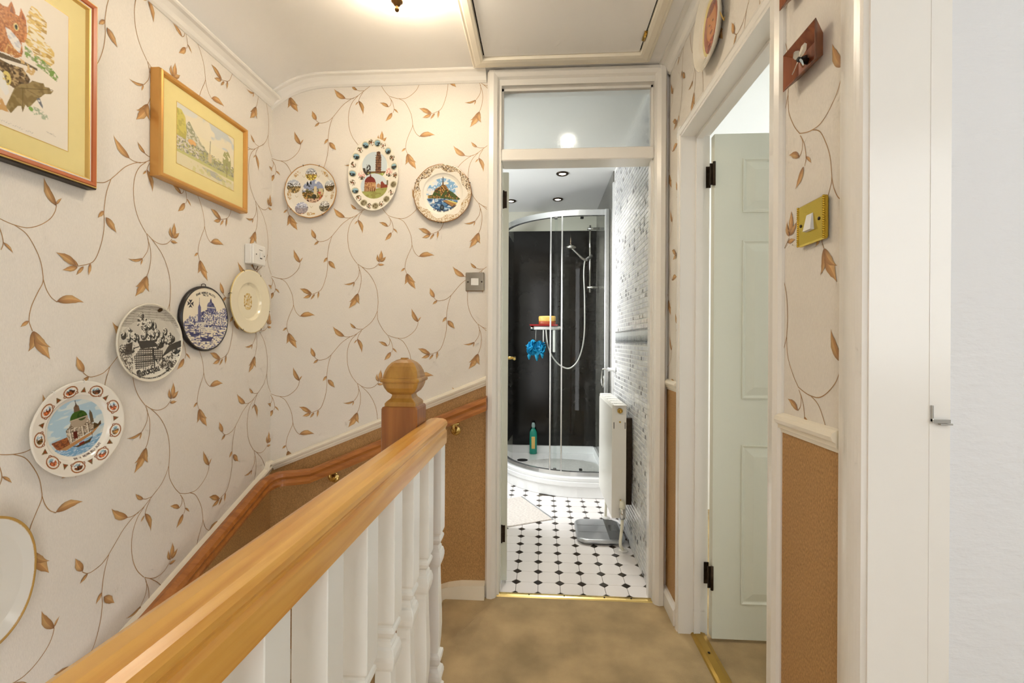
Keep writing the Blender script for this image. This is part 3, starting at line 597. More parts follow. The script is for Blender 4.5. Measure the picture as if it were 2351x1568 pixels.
bld = [(-.24, .12), (-.14, .22), (-.10, .34), (.26, .34), (.28, .20), (.36, .04), (.36, -.10), (-.20, -.28), (-.24, -.02)]
cv.poly(bld, (176, 160, 138)); bm = cv.mask_poly(bld); cv.blot(bm, 46, 11, .55, (112, 96, 78)); cv.blot(bm, 60, 12, .66, (228, 216, 196))
for x in (-.17, -.06, .10, .22): cv.line([(x, -.2 + x * .2), (x, .12)], .022, (226, 216, 198)); cv.line([(x + .03, -.2 + x * .2), (x + .03, .10)], .012, (96, 82, 66))
cv.poly([(-.10, .02), (-.10, -.20), (-.02, -.18), (-.02, .02)], (92, 34, 26)); cv.poly([(.30, .38), (.33, .50), (.37, .38), (.38, .1), (.30, .1)], (104, 90, 70))
cv.ell(.07, .34, .19, .24, (58, 96, 34)); cv.fill(cv.mask_poly([(-.14, .34), (.28, .34), (.28, .08), (-.14, .08)]) & cv.mask_ell(.07, .34, .19, .24), (176, 160, 138)); cv.blot(cv.mask_ell(.14, .40, .10, .14), 12, 4, .35, (36, 70, 24), .8)
cv.line([(-.12, .345), (.26, .345)], .03, (196, 180, 156)); cv.poly([(-.01, .56), (.0, .70), (.04, .76), (.06, .84), (.075, .76), (.11, .70), (.12, .56)], (120, 96, 74)); cv.line([(.055, .7), (.055, .88)], .016, (60, 50, 40))
cv.poly([(-.18, -.36), (-.05, -.46), (.22, -.44), (.30, -.30), (.20, -.36), (-.08, -.40)], (78, 62, 40)); cv.poly([(-.02, -.36), (.10, -.34), (.10, -.40), (-.02, -.42)], (128, 40, 30)); cv.line([(.29, -.28), (.29, -.14)], .012, (70, 50, 30))
cv = rimcv; m0 = cv.mask_ell(0, 0.01, .60, .59); cv.a[m0] = 255 * np.clip(np.stack([np.interp(c2.sample(cv.X[m0] / .98, (cv.Y[m0] + .07) / .74)[:, k], np.linspace(0, 1, 400), np.where(np.linspace(0, 1, 400) <= .0031308, np.linspace(0, 1, 400) * 12.92, 1.055 * np.linspace(0, 1, 400) ** (1 / 2.4) - .055)) for k in range(3)], -1), 0, 1)
text_line(cv, 'VENEZIA  MADONNA DELLA SALUTE', 0, 0, .035, (110, 90, 80), .010, arc=(0, 0, .655, math.radians(252), -1), wx=.75)
for k in range(9):
    a = math.radians(96 - 40 * k); cx, cy = .815 * math.cos(a), .815 * math.sin(a)
    cv.ell(cx, cy, .155, .125, (160, 100, 54), 1, a + math.pi / 2); cv.ell(cx, cy, .128, .098, (243, 238, 226), 1, a + math.pi / 2); cv.fill(cv.mask_ell(cx * 1.0, cy, .17, .05, a), (243, 238, 226), .0)
    scene_dot(cv, cx, cy, .095, (150, 190, 205), [(170, 92, 52), (120, 70, 40), (196, 104, 66), (150, 110, 60)][k % 4], 30 + k, .072, a + math.pi / 2)
    for s in (-1, 1):
        b = a + s * .165; cv.ell(.76 * math.cos(b), .76 * math.sin(b), .035, .028, (142, 84, 44)); cv.ell(.76 * math.cos(b), .76 * math.sin(b), .012, .012, (240, 230, 215))
    b = a - math.radians(20); p = np.array([math.cos(b), math.sin(b)]); t = np.array([-p[1], p[0]]); q = p * .80
    cv.poly([tuple(q + p * .07), tuple(q - p * .05 + t * .06), tuple(q - p * .05 - t * .06)], (122, 92, 48)); cv.ell(*(q - p * .02), .018, .018, (160, 60, 40))
t = thing('souvenir_plate', 'white plate with green-domed church and gold medallions round its rim', 'plate', (XL + 0.001, 1.1925, 0.9185), F_LEFT, 'souvenir plates on the stair walls')
plate_mesh('plate', cv, .1305, .1305, FLATP, parent=t, rot=tilt, scallop=lambda th: 1 - .012 * np.abs(np.sin(4.5 * th)) ** .7)
clips(t, .1305, .1305, .0205, [math.radians(a) for a in (88, 125)], 'plastic_white')

# --- black etched town plate
cv = Canvas(N, (226, 221, 206)); full = cv.mask_ell(0, 0, 1, 1); INK = (40, 36, 30)
for k, y in enumerate(np.linspace(.93, .40, 26)): cv.line([(-.9, y), (.9, y + .015)], .014, (112, 104, 92), .75 if k % 3 else .35)
hill = cv.mask_poly([(-.86, -.05), (-.78, .28), (-.55, .42), (-.42, .52), (-.2, .50), (.0, .44), (.2, .62), (.5, .58), (.75, .52), (.92, .2), (.92, -.3), (-.9, -.3)])
cv.fill(hill, (206, 200, 186)); rng = np.random.RandomState(4)
for k in range(95):
    x, y = rng.uniform(-.8, .85), rng.uniform(-.22, .54)
    if y > .55 - abs(x) * .45: continue
    w, h = rng.uniform(.045, .085), rng.uniform(.07, .14); cv.ell(x + .018, y - .02, w * 1.08, h, INK, .9); cv.ell(x - .012, y + .018, w * .86, h * .86, (226, 221, 206)); cv.blot(cv.mask_ell(x, y, w, h), 46, k, .66, INK)
cv.poly([(-.36, .40), (-.33, .74), (-.28, .60), (-.22, .76), (-.16, .74), (-.14, .42)], (70, 64, 56)); cv.blot(cv.mask_poly([(-.36, .40), (-.33, .74), (-.14, .74), (-.14, .42)]), 40, 9, .5, (220, 214, 200))
cv.poly([(-.66, -.05), (-.48, .02), (-.50, -.28), (-.70, -.30)], (60, 54, 46))
cv.poly([(-.30, .04), (.12, .06), (.30, -.10), (-.30, -.16)], (52, 48, 42)); cv.poly([(-.42, -.10), (-.36, .06), (-.26, -.14), (-.30, -.30), (-.42, -.32)], (222, 216, 202)); cv.line([(-.44, -.14), (-.30, -.10)], .025, INK)
hs = cv.mask_poly([(-.44, -.34), (-.28, -.16), (.10, -.14), (.42, -.20), (.44, -.44), (.14, -.46), (.14, -.62), (-.40, -.66)]); cv.fill(hs, (70, 64, 56))
for x in np.arange(-.40, .42, .052):
    for y in np.arange(-.62, -.16, .052): cv.fill(cv.mask_ell(x, y, .016, .017) & hs, (222, 216, 202))
for x, y in ((.10, -.30), (.13, -.5)): cv.poly([(x, y + .16), (x + .05, y + .16), (x + .06, y - .16), (x + .02, y - .16)], INK)
for y in (-.30, -.46): cv.line([(-.42, y - .03), (.12, y)], .02, INK)
cv.poly([(.38, -.40), (.62, -.08), (.95, .06), (.95, -.12), (.68, -.24)], (56, 52, 46)); bush = cv.mask_poly([(.16, -.42), (.5, -.40), (.95, -.14), (.86, -.5), (.6, -.72), (.3, -.60)]); cv.blot(bush, 44, 21, .52, INK); lw = cv.mask_ell(-.72, -.45, .26, .42) | cv.mask_ell(.62, -.62, .3, .16); cv.blot(lw & full, 50, 25, .5, (82, 74, 64))
cv.poly([(-.22, -.66), (.06, -.58), (.06, -.66), (-.2, -.76)], (226, 221, 206)); [cv.line([(x, -.64), (x, -.72)], .02, INK) for x in (-.16, -.10, -.02)]
cv.poly([(-.46, -.94), (-.40, -.76), (.30, -.62), (.44, -.74), (.3, -.90)], (226, 221, 206)); text_line(cv, 'Monschau', -.36, -.87, .155, INK, .034, GB, rot=math.radians(12), wx=.98)
for k in range(30):
    a = math.radians(235 + k * 2.6); cv.ell(.91 * math.cos(a), .91 * math.sin(a), .018, .022, INK, .8)
cv.ell(.28, .85, .062, .058, (54, 40, 26)); cv.fill(~cv.mask_ell(0, 0, .955, .955), (232, 226, 208))
t = thing('souvenir_plate', 'black and white plate etched with a wooded town, named Monschau', 'plate', (XL + 0.001, 1.418, 1.153), F_LEFT, 'souvenir plates on the stair walls')
plate_mesh('plate', cv, .1265, .1265, [(0, .012), (.72, .012), (.86, .015), (.95, .022), (.985, .0245), (1, .0235)], parent=t)
# --- blue harbour plaque with black rim
cv = Canvas(N, (240, 230, 206)); NV = (44, 46, 100)
cv.poly([(-1, -.20), (-.86, -.12), (-.72, -.02), (-.66, .08), (-.60, -.02), (-.44, .06), (-.30, .15), (-.20, .12), (-.10, .22), (.02, .28), (.10, .20), (.18, .40), (.40, .40), (.46, .26), (.62, .24), (.72, .36), (.82, .34), (1, .46), (1, -.32), (-1, -.34)], (150, 150, 172))
town = cv.mask_poly([(-1, -.20), (-.72, -.02), (-.30, .15), (.02, .28), (.4, .4), (.46, .26), (.72, .36), (1, .46), (1, -.32), (-1, -.34)]); cv.blot(town, 34, 3, .50, NV, .9); cv.blot(town, 40, 4, .58, (238, 230, 212)); cv.line([(-.9, -.24), (.3, -.2), (1, -.22)], .03, NV, .8)
cv.poly([(-.34, -.1), (-.34, .34), (-.30, .42), (-.285, .62), (-.27, .42), (-.22, .34), (-.22, -.1)], (92, 92, 134)); cv.line([(-.285, .4), (-.285, .62)], .014, NV); cv.ell(.20, .36, .17, .18, (108, 108, 146)); cv.blot(cv.mask_ell(.20, .36, .17, .18), 20, 9, .5, NV)
cv.poly([(.15, .52), (.17, .60), (.20, .66), (.23, .60), (.25, .52)], NV); cv.line([(.04, .36), (.36, .36)], .03, (230, 222, 208))
cv.poly([(-.5, -.16), (.0, -.10), (.0, -.22), (-.5, -.26)], (226, 220, 206)); cv.poly([(.06, -.06), (.36, -.04), (.36, -.18), (.06, -.2)], (226, 220, 206)); cv.blot(cv.mask_poly([(-.5, -.1), (.4, -.02), (.4, -.22), (-.5, -.28)]), 44, 17, .66, NV)
sea = cv.Y < -.32; wv = .6 * cv.noise(22, 6, 90) + .4 * cv.noise(44, 16, 150); cv.fill(sea & (wv > .58), NV, .75); cv.fill(sea & (wv > .50) & (wv < .58), (150, 148, 170), .7); cv.fill((cv.Y < -.26) & (cv.Y > -.42) & (np.abs(cv.X) < .3), (236, 228, 208), .7)
for cx, cy, s in ((-.46, -.46, .8), (.04, -.60, 1.0)):
    cv.poly([(cx - .28 * s, cy + .05 * s), (cx - .20 * s, cy - .10 * s), (cx + .18 * s, cy - .10 * s), (cx + .28 * s, cy + .05 * s), (cx, cy - .01)], NV); cv.line([(cx - .27 * s, cy), (cx - .27 * s, cy + .16 * s)], .022, NV); cv.line([(cx + .27 * s, cy), (cx + .27 * s, cy + .16 * s)], .02, NV); cv.line([(cx + .04, cy), (cx + .04, cy + .15 * s)], .035, NV)
mx, my = -.64, .42
for a in (0, 90, 180, 270):
    for s in (-1, 1):
        b = math.radians(a + 45 * 0); p = np.array([math.cos(b), math.sin(b)]); q = np.array([-p[1], p[0]]); c_ = np.array([mx, my]); cv.poly([tuple(c_), tuple(c_ + p * .13 + q * .075 * s), tuple(c_ + p * .10)], (24, 22, 40))
text_line(cv, 'GRAND HARBOUR VALLETTA', 0, 0, .052, (40, 36, 34), .014, arc=(0, 0, .775, math.radians(121), 1), wx=.83)
text_line(cv, 'MALTA', -.13, .70, .052, (40, 36, 34), .014)
cv.fill(~cv.mask_ell(0, 0, .945, .945), (26, 19, 18))
t = thing('souvenir_plaque', 'round cream plaque with blue harbour boats and black rim', 'plaque', (XL + 0.001, 1.668, 1.2425), F_LEFT, 'souvenir plates on the stair walls')
plate_mesh('plaque', cv, .122, .122, [(0, .015), (.935, .015), (.945, .017), (.985, .017), (1, .014)], parent=t)
mb = MB(); mb.lathe([(.1205, .001), (.1225, .003), (.1225, .0145), (.118, .0145), (.118, .001)], 64, caps=False); mb.build('rim', 'black_rim', t)
mb = MB(); mb.tube(smooth_path([(-.012, .118, .006), (-.012, .129, .006), (.006, .131, .006), (.008, .118, .006)], 4), .0012, 6); mb.build('hanging_loop', 'dark_metal', t)
# --- plain cream plate with gold crest
cv = Canvas(N, (242, 233, 204)); cr = cv.mask_ell(0, 0, .20, .27) & ~cv.mask_ell(0, 0, .14, .2); cv.fill(cr, (222, 192, 118), .55); cv.blot(cv.mask_ell(0, 0, .2, .28), 40, 5, .62, (206, 166, 82)); cv.line([(-.04, -.1), (-.04, .1)], .025, (190, 142, 60)); cv.line([(.05, -.1), (.05, .1)], .025, (190, 142, 60)); cv.ell(0, 0, .10, .14, (226, 200, 130), .35)
for s in (-1, 1):
    for v in (-.14, .16): cv.ell(.16 * s, v, .03, .03, (176, 140, 80))
cv.fill(~cv.mask_ell(0, 0, .985, .985), (226, 200, 130))
t = thing('china_plate', 'plain cream china plate with small gold crest below the fused switch', 'plate', (XL + 0.001, 1.930, 1.330), F_LEFT, 'souvenir plates on the stair walls')
plate_mesh('plate', cv, .137, .137, [(0, .006), (.53, .006), (.56, .010), (.60, .017), (.96, .024), (1, .023)], parent=t)
clips(t, .137, .137, .023, [math.radians(a) for a in (62, 112, 170, 345, 245, 300)])
# --- white plate with gold edge, cut by the picture's left edge
cv = Canvas(300, (230, 228, 220)); fl = cv.mask_ell(-.30, .0, .52, .50); cv.blot(fl, 12, 4, .48, (96, 30, 24)); cv.blot(fl & (cv.Y > .05), 16, 6, .5, (46, 80, 40)); cv.blot(fl, 24, 8, .66, (200, 160, 130)); cv.fill(~cv.mask_ell(0, 0, .965, .965), (190, 150, 80))
t = thing('china_plate', 'white oval plate with thin gold edge at the left edge of the photo', 'plate', (XL + 0.001, 0.945, 0.600), F_LEFT, 'souvenir plates on the stair walls')
plate_mesh('plate', cv, .140, .155, [(0, .008), (.5, .009), (.8, .014), (1, .022)], parent=t, rot=math.radians(0), scallop=lambda th: 1 + .05 * np.cos(3 * (th - math.radians(55))))
# --- small white plate with five views, gold edge
cv = Canvas(N, (236, 230, 216)); scene_dot(cv, 0, .0, .0001, (0, 0, 0), (0, 0, 0), 1)
mc = cv.mask_ell(.06, .02, .42, .43); cv.fill(mc, (150, 160, 190)); cv.blot(mc & (cv.Y > .05), 8, 3, .45, (236, 236, 236)); cv.blot(mc & (cv.X < -.0) & (cv.Y > .18), 22, 5, .5, (34, 38, 50)); cv.fill(mc & (cv.Y < -.02), (196, 150, 80)); cv.blot(mc & (cv.Y < .12) & (cv.Y > -.25), 26, 7, .5, (92, 84, 44))
cv.fill(mc & cv.mask_poly([(.1, .2), (.2, .2), (.22, -.2), (.06, -.2)]), (222, 206, 168)); cv.fill(mc & cv.mask_poly([(.28, .12), (.44, .12), (.46, -.12), (.28, -.1)]), (206, 190, 150)); cv.line([(-.34, -.06), (.0, -.04)], .02, (110, 70, 34)); cv.line([(-.34, -.13), (.0, -.12)], .02, (110, 70, 34)); cv.fill(mc & cv.mask_ell(.1, -.18, .1, .09), (58, 54, 30)); cv.fill(mc & (cv.Y < -.26), (214, 180, 150)); cv.blot(mc & (cv.Y < -.22), 30, 8, .62, (90, 60, 46)); cv.blot(mc & (cv.X > .25) & (cv.Y < 0), 26, 9, .6, (186, 80, 70))
for cx, cy, r, sky, land, sd in ((.0, .64, .22, (168, 170, 176), (196, 160, 80), 31), (-.66, .20, .25, (190, 196, 206), (150, 128, 86), 41), (.72, .20, .21, (200, 204, 206), (116, 92, 58), 51), (-.36, -.62, .24, (160, 166, 196), (150, 120, 100), 61), (.52, -.56, .21, (186, 182, 176), (120, 112, 92), 71)):
    scene_dot(cv, cx, cy, r, sky, land, sd)
cv.fill(cv.mask_ell(-.36, -.66, .24, .16), (176, 180, 200), .6)
for a in (130, 50, 190, 350, 270):
    p = np.array([math.cos(math.radians(a)), math.sin(math.radians(a))]) * .84; cv.blot(cv.mask_ell(p[0], p[1], .17, .07, math.radians(a + 90)), 50, a, .52, (190, 150, 90))
for a in (118, 62, 200, 340, 270):
    p = np.array([math.cos(math.radians(a)), math.sin(math.radians(a))]) * .60; cv.line([tuple(p), tuple(p + [.05, .06])], .018, (200, 186, 156)); cv.line([tuple(p), tuple(p + [-.05, .07])], .018, (200, 186, 156))
cv.fill(~cv.mask_ell(0, 0, .975, .975), (190, 136, 66))
t = thing('souvenir_plate', 'small white plate with a central view ringed by five round views', 'plate', (-1.082, YB - 0.001, 1.861), F_BACK, 'souvenir plates on the stair walls')
plate_mesh('plate', cv, .126, .126, [(0, .008), (.55, .009), (.8, .014), (1, .021)], parent=t, scallop=lambda th: 1 - .010 * np.abs(np.sin(6 * th)) ** .8)
clips(t, .126, .126, .021, [math.radians(a) for a in (106, 70, 222, 298)])
# --- oval plate, leaning tower and domed baptistery
cv = Canvas(360, (238, 232, 216), 480); AS = .1685 / .1185
def e2(cx, cy, rx, ry): return cv.mask_ell(cx, cy, rx, ry)
m1 = e2(.02, .27, .50, .37); cv.fill(m1, (200, 212, 216)); cv.fill(m1 & (cv.Y < .09), (150, 160, 84)); cv.blot(m1 & (cv.Y < .08), 18, 3, .5, (190, 206, 120)); cv.fill(m1 & (cv.Y < .11) & (cv.Y > .06), (120, 92, 52))
cv.fill(m1 & cv.mask_poly([(-.46, .20), (-.36, .20), (-.30, .02), (-.42, .02)]), (70, 62, 48)); cv.blot(m1 & cv.mask_poly([(-.30, .30), (-.14, .30), (-.14, -.02), (-.32, -.02)]), 34, 5, .45, (58, 52, 44))
tw = cv.mask_poly([(.05, .05), (.065, .50), (.09, .54), (.10, .62), (.25, .62), (.26, .54), (.285, .50), (.27, .05)]); cv.fill(tw, (140, 98, 66)); cv.blot(tw, 40, 7, .58, (92, 60, 40)); [cv.line([(.05, y), (.28, y - .01)], .016, (82, 54, 38)) for y in np.arange(.10, .56, .064)]
cv.fill(e2(.175, .62, .08, .03), (96, 66, 46))
m2 = e2(.0, -.30, .54, .35); cv.fill(m2, (206, 216, 218)); cv.fill(m2 & (cv.Y < -.38 + .14 * cv.X), (166, 166, 92)); cv.blot(m2 & (cv.Y < -.40 + .1 * cv.X), 8, 9, .5, (146, 140, 74), .8, 24)
dm = e2(-.16, -.20, .22, .17) & (cv.Y > -.20); cv.fill(dm, (132, 46, 34)); cv.poly([(-.20, -.08), (-.15, .06), (-.09, -.08)], (112, 42, 32)); bb = cv.mask_poly([(-.38, -.19), (.07, -.19), (.07, -.43), (-.40, -.45)]); cv.fill(bb, (206, 160, 106)); cv.blot(bb, 40, 11, .56, (146, 92, 56)); [cv.line([(x, -.44), (x, -.36)], .026, (90, 56, 34)) for x in np.arange(-.36, .06, .075)]; cv.line([(-.40, -.33), (.08, -.33)], .02, (150, 104, 66))
cv.fill(m2 & cv.mask_poly([(.10, -.34), (.10, -.26), (.18, -.22), (.28, -.28), (.28, -.36)]), (190, 150, 110)); cv.fill(m2 & cv.mask_poly([(.26, -.20), (.32, -.16), (.44, -.26), (.54, -.26), (.54, -.34), (.26, -.36)]), (140, 62, 42)); cv.poly([(.50, -.14), (.56, -.14), (.56, -.28), (.50, -.28)], (120, 110, 80))
for k in range(11):
    a = math.radians(112 - 32.7 * k); cx, cy = .84 * math.cos(a), .87 * math.sin(a); m_ = cv.mask_ell(cx, cy, .11, .075); cv.fill(cv.mask_ell(cx, cy, .14, .10) & ~m_, (170, 160, 120), .6)
    if k in (5, 6, 4, 7): cv.fill(m_, (150, 140, 108)); cv.blot(m_, 30, k, .5, (110, 96, 66))
    else: cv.fill(m_, (140, 180, 196)); cv.blot(m_ & (cv.Y < cy + .02), 30, k, .3, (46, 48, 44))
    b = a - math.radians(16); cx, cy = .86 * math.cos(b), .88 * math.sin(b); cv.blot(cv.mask_ell(cx, cy, .11, .085), 44, k + 9, .48, (104, 84, 48)); cv.ell(cx, cy, .03, .02, (150, 76, 48))
for cx, cy in ((-.50, .02), (.60, .09)):
    cv.blot(cv.mask_ell(cx, cy, .14, .10), 40, 7, .45, (222, 168, 156)); cv.blot(cv.mask_ell(cx, cy - .09, .12, .05), 40, 8, .5, (70, 66, 44))
t = thing('souvenir_plate', 'upright oval plate with a leaning tower above a domed building', 'plate', (-0.7815, YB - 0.001, 1.9335), F_BACK, 'souvenir plates on the stair walls')
plate_mesh('plate', cv, .1185, .1685, [(0, .008), (.62, .009), (.72, .013), (1, .023)], parent=t)
# --- Mont Saint Michel plate with gold lace rim
cv = Canvas(N, (240, 234, 220)); md = cv.mask_ell(-.0, -.02, .57, .56); sk = md & (cv.Y > -.05) & (cv.mask_ell(0, .02, .57, .52)); cv.fill(sk & (cv.noise(9, 3, 22) > .42), (134, 178, 214)); cv.blot(sk, 26, 4, .60, (226, 232, 236))
cv.poly([(-.52, -.04), (-.36, -.02), (-.26, .18), (-.10, .26), (-.03, .32), (.0, .56), (.03, .32), (.10, .30), (.20, .14), (.36, .04), (.60, -.18), (.50, -.22), (-.1, -.16), (-.52, -.14)], (146, 106, 56)); mt = cv.mask_poly([(-.52, -.04), (-.36, -.02), (-.26, .18), (-.10, .26), (.10, .30), (.20, .14), (.36, .04), (.60, -.18), (.50, -.22), (-.1, -.16), (-.52, -.14)])
cv.blot(mt, 30, 6, .5, (70, 52, 30)); cv.blot(mt, 34, 7, .62, (206, 160, 84)); cv.blot(mt & (cv.Y < .12), 22, 8, .42, (72, 92, 44)); cv.line([(0, .3), (0, .58)], .022, (60, 50, 40))
cv.poly([(-.20, -.16), (.52, -.20), (.44, -.30), (.1, -.22)], (226, 206, 130)); wt = md & (cv.Y < -.15 - .12 * np.clip(cv.X, 0, 1)); cv.fill(wt & (cv.X < .5), (86, 134, 178)); cv.blot(wt, 10, 9, .5, (46, 78, 120), .8, 30); cv.blot(wt, 12, 10, .6, (206, 222, 232), .9, 40)
cv.poly([(.0, -.22), (.12, -.20), (.46, -.34), (.40, -.46), (.33, -.44)], (176, 132, 76)); cv.line([(.0, -.24), (.34, -.45)], .02, (70, 54, 40)); cv.poly([(.2, -.2), (.5, -.3), (.46, -.34), (.14, -.22)], (216, 206, 120)); cv.poly([(-.38, -.30), (-.33, -.14), (-.28, -.30)], (240, 240, 236)); cv.line([(-.38, -.31), (-.27, -.31)], .02, (40, 50, 70))
cv.ell(-.03, -.46, .075, .10, (42, 52, 60)); cv.ell(-.03, -.45, .03, .05, (90, 104, 112)); text_line(cv, 'LE MONT SAINT MICHEL', 0, 0, .062, (46, 60, 80), .017, arc=(-.02, .0, .615, math.radians(240), -1), wx=.82)
lace = (cv.X ** 2 + cv.Y ** 2 > .70 ** 2) & (cv.X ** 2 + cv.Y ** 2 < .97 ** 2); ang = np.arctan2(cv.Y, cv.X); band = lace & (np.sqrt(cv.X ** 2 + cv.Y ** 2) > .80 + .07 * np.cos(7 * ang)); cv.fill(band, (222, 206, 176), .5); cv.blot(band, 50, 12, .60, (170, 132, 80), .8); cv.blot(band & (cv.Y > .1), 56, 13, .66, (84, 62, 42)); cv.fill(~cv.mask_ell(0, 0, .975, .975), (150, 106, 54))
t = thing('souvenir_plate', 'white plate with blue sky and island abbey, gold lace rim', 'plate', (-0.4575, YB - 0.001, 1.842), F_BACK, 'souvenir plates on the stair walls')
plate_mesh('plate', cv, .136, .136, FLATP, parent=t, scallop=lambda th: 1 - .014 * np.abs(np.sin(6 * th)) ** .7)
clips(t, .136, .136, .0205, [math.radians(a) for a in (152, 159, 28, 20, 262, 268)])
# --- plate with a baby photograph, over the bedroom door
cv = Canvas(300, (238, 232, 216)); ph = cv.mask_ell(0, 0, .56, .60); cv.ell(0, 0, .63, .67, (232, 214, 150)); cv.fill(ph, (168, 82, 52)); cv.fill(ph & cv.mask_ell(-.0, .10, .36, .42), (214, 140, 84)); cv.fill(ph & cv.mask_ell(0, .06, .28, .32), (222, 152, 100)); cv.ell(-.12, .10, .05, .022, (110, 50, 32)); cv.ell(.12, .10, .05, .022, (110, 50, 32)); cv.ell(0, .0, .035, .04, (196, 112, 76)); cv.ell(0, -.12, .10, .035, (150, 56, 46)); cv.fill(ph & cv.mask_ell(0, -.55, .5, .28), (196, 110, 84)); cv.blot(ph & (cv.Y < -.3), 9, 4, .5, (140, 58, 44)); cv.fill(ph & cv.mask_ell(0, .46, .34, .12), (140, 66, 42), .8)
t = thing('photo_plate', 'white fluted plate with an orange-toned baby photo over the bedroom doorway', 'plate', (XR - 0.002, 1.555, 2.200), F_RIGHT)
plate_mesh('plate', cv, .118, .132, [(0, .012), (.60, .012), (.66, .016), (.72, .024), (1, .034)], parent=t, scallop=lambda th: 1 - .008 * np.abs(np.sin(20 * th)))
mb = MB(); mb.tube(smooth_path([(.09, -.03, .004), (.105, -.05, .012), (.10, -.02, .022)], 4), .002, 6); mb.build('plate_hanger', 'gilt', t)
# ------------------------------------------------------------------ framed pictures
def grid_print(name, cv, u0, u1, v0, v1, w, parent, nu=230, nv=230, m='print'):
    us = np.linspace(-1, 1, nu); vv = np.linspace(-1, 1, nv); U_, V_ = np.meshgrid(us, vv, indexing='ij'); colr = cv.sample(U_, V_).reshape(-1, 3)
    verts = np.stack([u0 + (U_ + 1) / 2 * (u1 - u0), v0 + (V_ + 1) / 2 * (v1 - v0), np.full(U_.shape, w)], -1).reshape(-1, 3)
    idx = np.arange(nu * nv).reshape(nu, nv); f = np.stack([idx[:-1, :-1], idx[1:, :-1], idx[1:, 1:], idx[:-1, 1:]], -1).reshape(-1, 4)
    me = bpy.data.meshes.new(name); me.from_pydata(verts.tolist(), [], f.tolist()); me.materials.append(MATS[m]); at = me.color_attributes.new('Col', 'FLOAT_COLOR', 'POINT'); at.data.foreach_set('color', np.hstack([colr, np.ones((len(colr), 1))]).ravel())
    o = bpy.data.objects.new(name, me); col.objects.link(o); o.parent = parent; return o
def frame_rings(mb, u0, u1, v0, v1, prof):
    # prof: (inset from the outer edge, depth); mitred on the four corners
    rings = []
    for i, w in prof: rings.append([(u0 + i, v0 + i, w), (u1 - i, v0 + i, w), (u1 - i, v1 - i, w), (u0 + i, v1 - i, w)])
    mb.loft(rings, True, False)
def picture(label, loc_y, loc_z, hw, hh, frame_w, depth, parts, cv, img, group='framed pictures on the stair wall'):
    t = thing('framed_picture', label, 'picture', (XL + 0.001, loc_y, loc_z), F_LEFT, group)
    for nm, prof, m in parts:
        mb = MB(); frame_rings(mb, -hw, hw, -hh, hh, prof); mb.build(nm, m, t)
    mb = MB(); a = frame_w - 0.002; mb.box(-hw + a, hw - a, -hh + a, hh - a, 0.002, depth - 0.012); iu0, iu1, iv0, iv1 = img
    o = mb.build('mount', 'mount_board', t); grid_print('print', cv, iu0, iu1, iv0, iv1, depth - 0.0116, t)
    mb = MB(); e = 0.0016; frame_rings(mb, iu0 - e, iu1 + e, iv0 - e, iv1 + e, [(0, depth - 0.0118), (0, depth - 0.0112), (e, depth - 0.0112)]); mb.build('mount_bevel', 'gilt', t)
    mb = MB(); mb.box(-hw + a, hw - a, -hh + a, hh - a, depth - 0.008, depth - 0.007); mb.build('glass', 'picture_glass', t)
    return t
# squirrel print
cv = Canvas(480, (240, 231, 216), 480); P = cv
fern = P.mask_poly([(.44, .62), (.50, .80), (.58, .80), (.70, .70), (.70, .55), (.66, .42), (.74, .40), (.80, .34), (.80, .18), (.74, .10), (.56, .12), (.42, .26), (.46, .42)])
P.fill(fern & (P.noise(40, 3, 90) > .30), (226, 194, 112)); P.blot(fern, 16, 5, .60, (178, 134, 60), .8, 44); P.blot(fern, 14, 6, .64, (242, 232, 204), 1, 40)
gr = P.mask_poly([(.42, .20), (.58, .16), (.74, .12), (.86, .02), (.84, -.06), (.72, -.02), (.56, .02), (.42, .06)]); P.blot(gr, 50, 9, .42, (160, 168, 124)); P.blot(gr, 36, 10, .62, (122, 156, 74)); P.blot(P.mask_ell(.79, .01, .05, .06), 30, 11, .4, (120, 158, 70)); P.blot(P.mask_ell(.60, -.63, .13, .06, -.1), 50, 12, .5, (156, 172, 140), .8); P.ell(.50, -.62, .03, .03, (128, 172, 76))
body = [(-.3, .62), (.0, .60), (.16, .56), (.22, .58), (.30, .55), (.38, .55), (.44, .50), (.45, .38), (.42, .24), (.38, .22), (.40, .10), (.38, .02), (.12, -.06), (-.3, -.1)]
P.poly(body, (194, 114, 54)); bm = P.mask_poly(body); P.blot(bm, 60, 14, .56, (220, 148, 82), .8); P.blot(bm, 70, 15, .62, (150, 80, 38), .8)
P.poly([(.21, .54), (.23, .62), (.26, .69), (.30, .60), (.31, .53)], (188, 106, 50)); P.poly([(.24, .54), (.26, .64), (.29, .54)], (130, 70, 40)); P.poly([(.35, .55), (.37, .68), (.43, .58), (.44, .50)], (196, 108, 52)); P.poly([(.38, .54), (.39, .62), (.42, .54)], (140, 72, 40))
P.poly([(.41, .26), (.44, .30), (.45, .38), (.42, .36)], (224, 146, 80)); P.ell(.315, .385, .030, .050, (234, 204, 130)); P.ell(.317, .383, .019, .034, (60, 66, 40)); P.ell(.32, .39, .010, .018, (20, 18, 14))
P.poly([(.19, .30), (.25, .30), (.34, .24), (.38, .18), (.36, .06), (.30, .08), (.22, .18)], (240, 236, 230)); P.blot(P.mask_poly([(.19, .30), (.25, .30), (.34, .24), (.38, .18), (.36, .06), (.22, .18)]), 40, 16, .62, (206, 206, 210)); P.poly([(.22, .10), (.32, .08), (.36, .0), (.18, -.04)], (222, 170, 100)); P.blot(P.mask_ell(.26, .02, .1, .06), 50, 19, .5, (180, 110, 54))
P.poly([(-.3, -.12), (.20, -.06), (.44, -.02), (.58, -.02), (.58, -.05), (.44, -.06), (.20, -.12), (-.3, -.22)], (98, 80, 54))
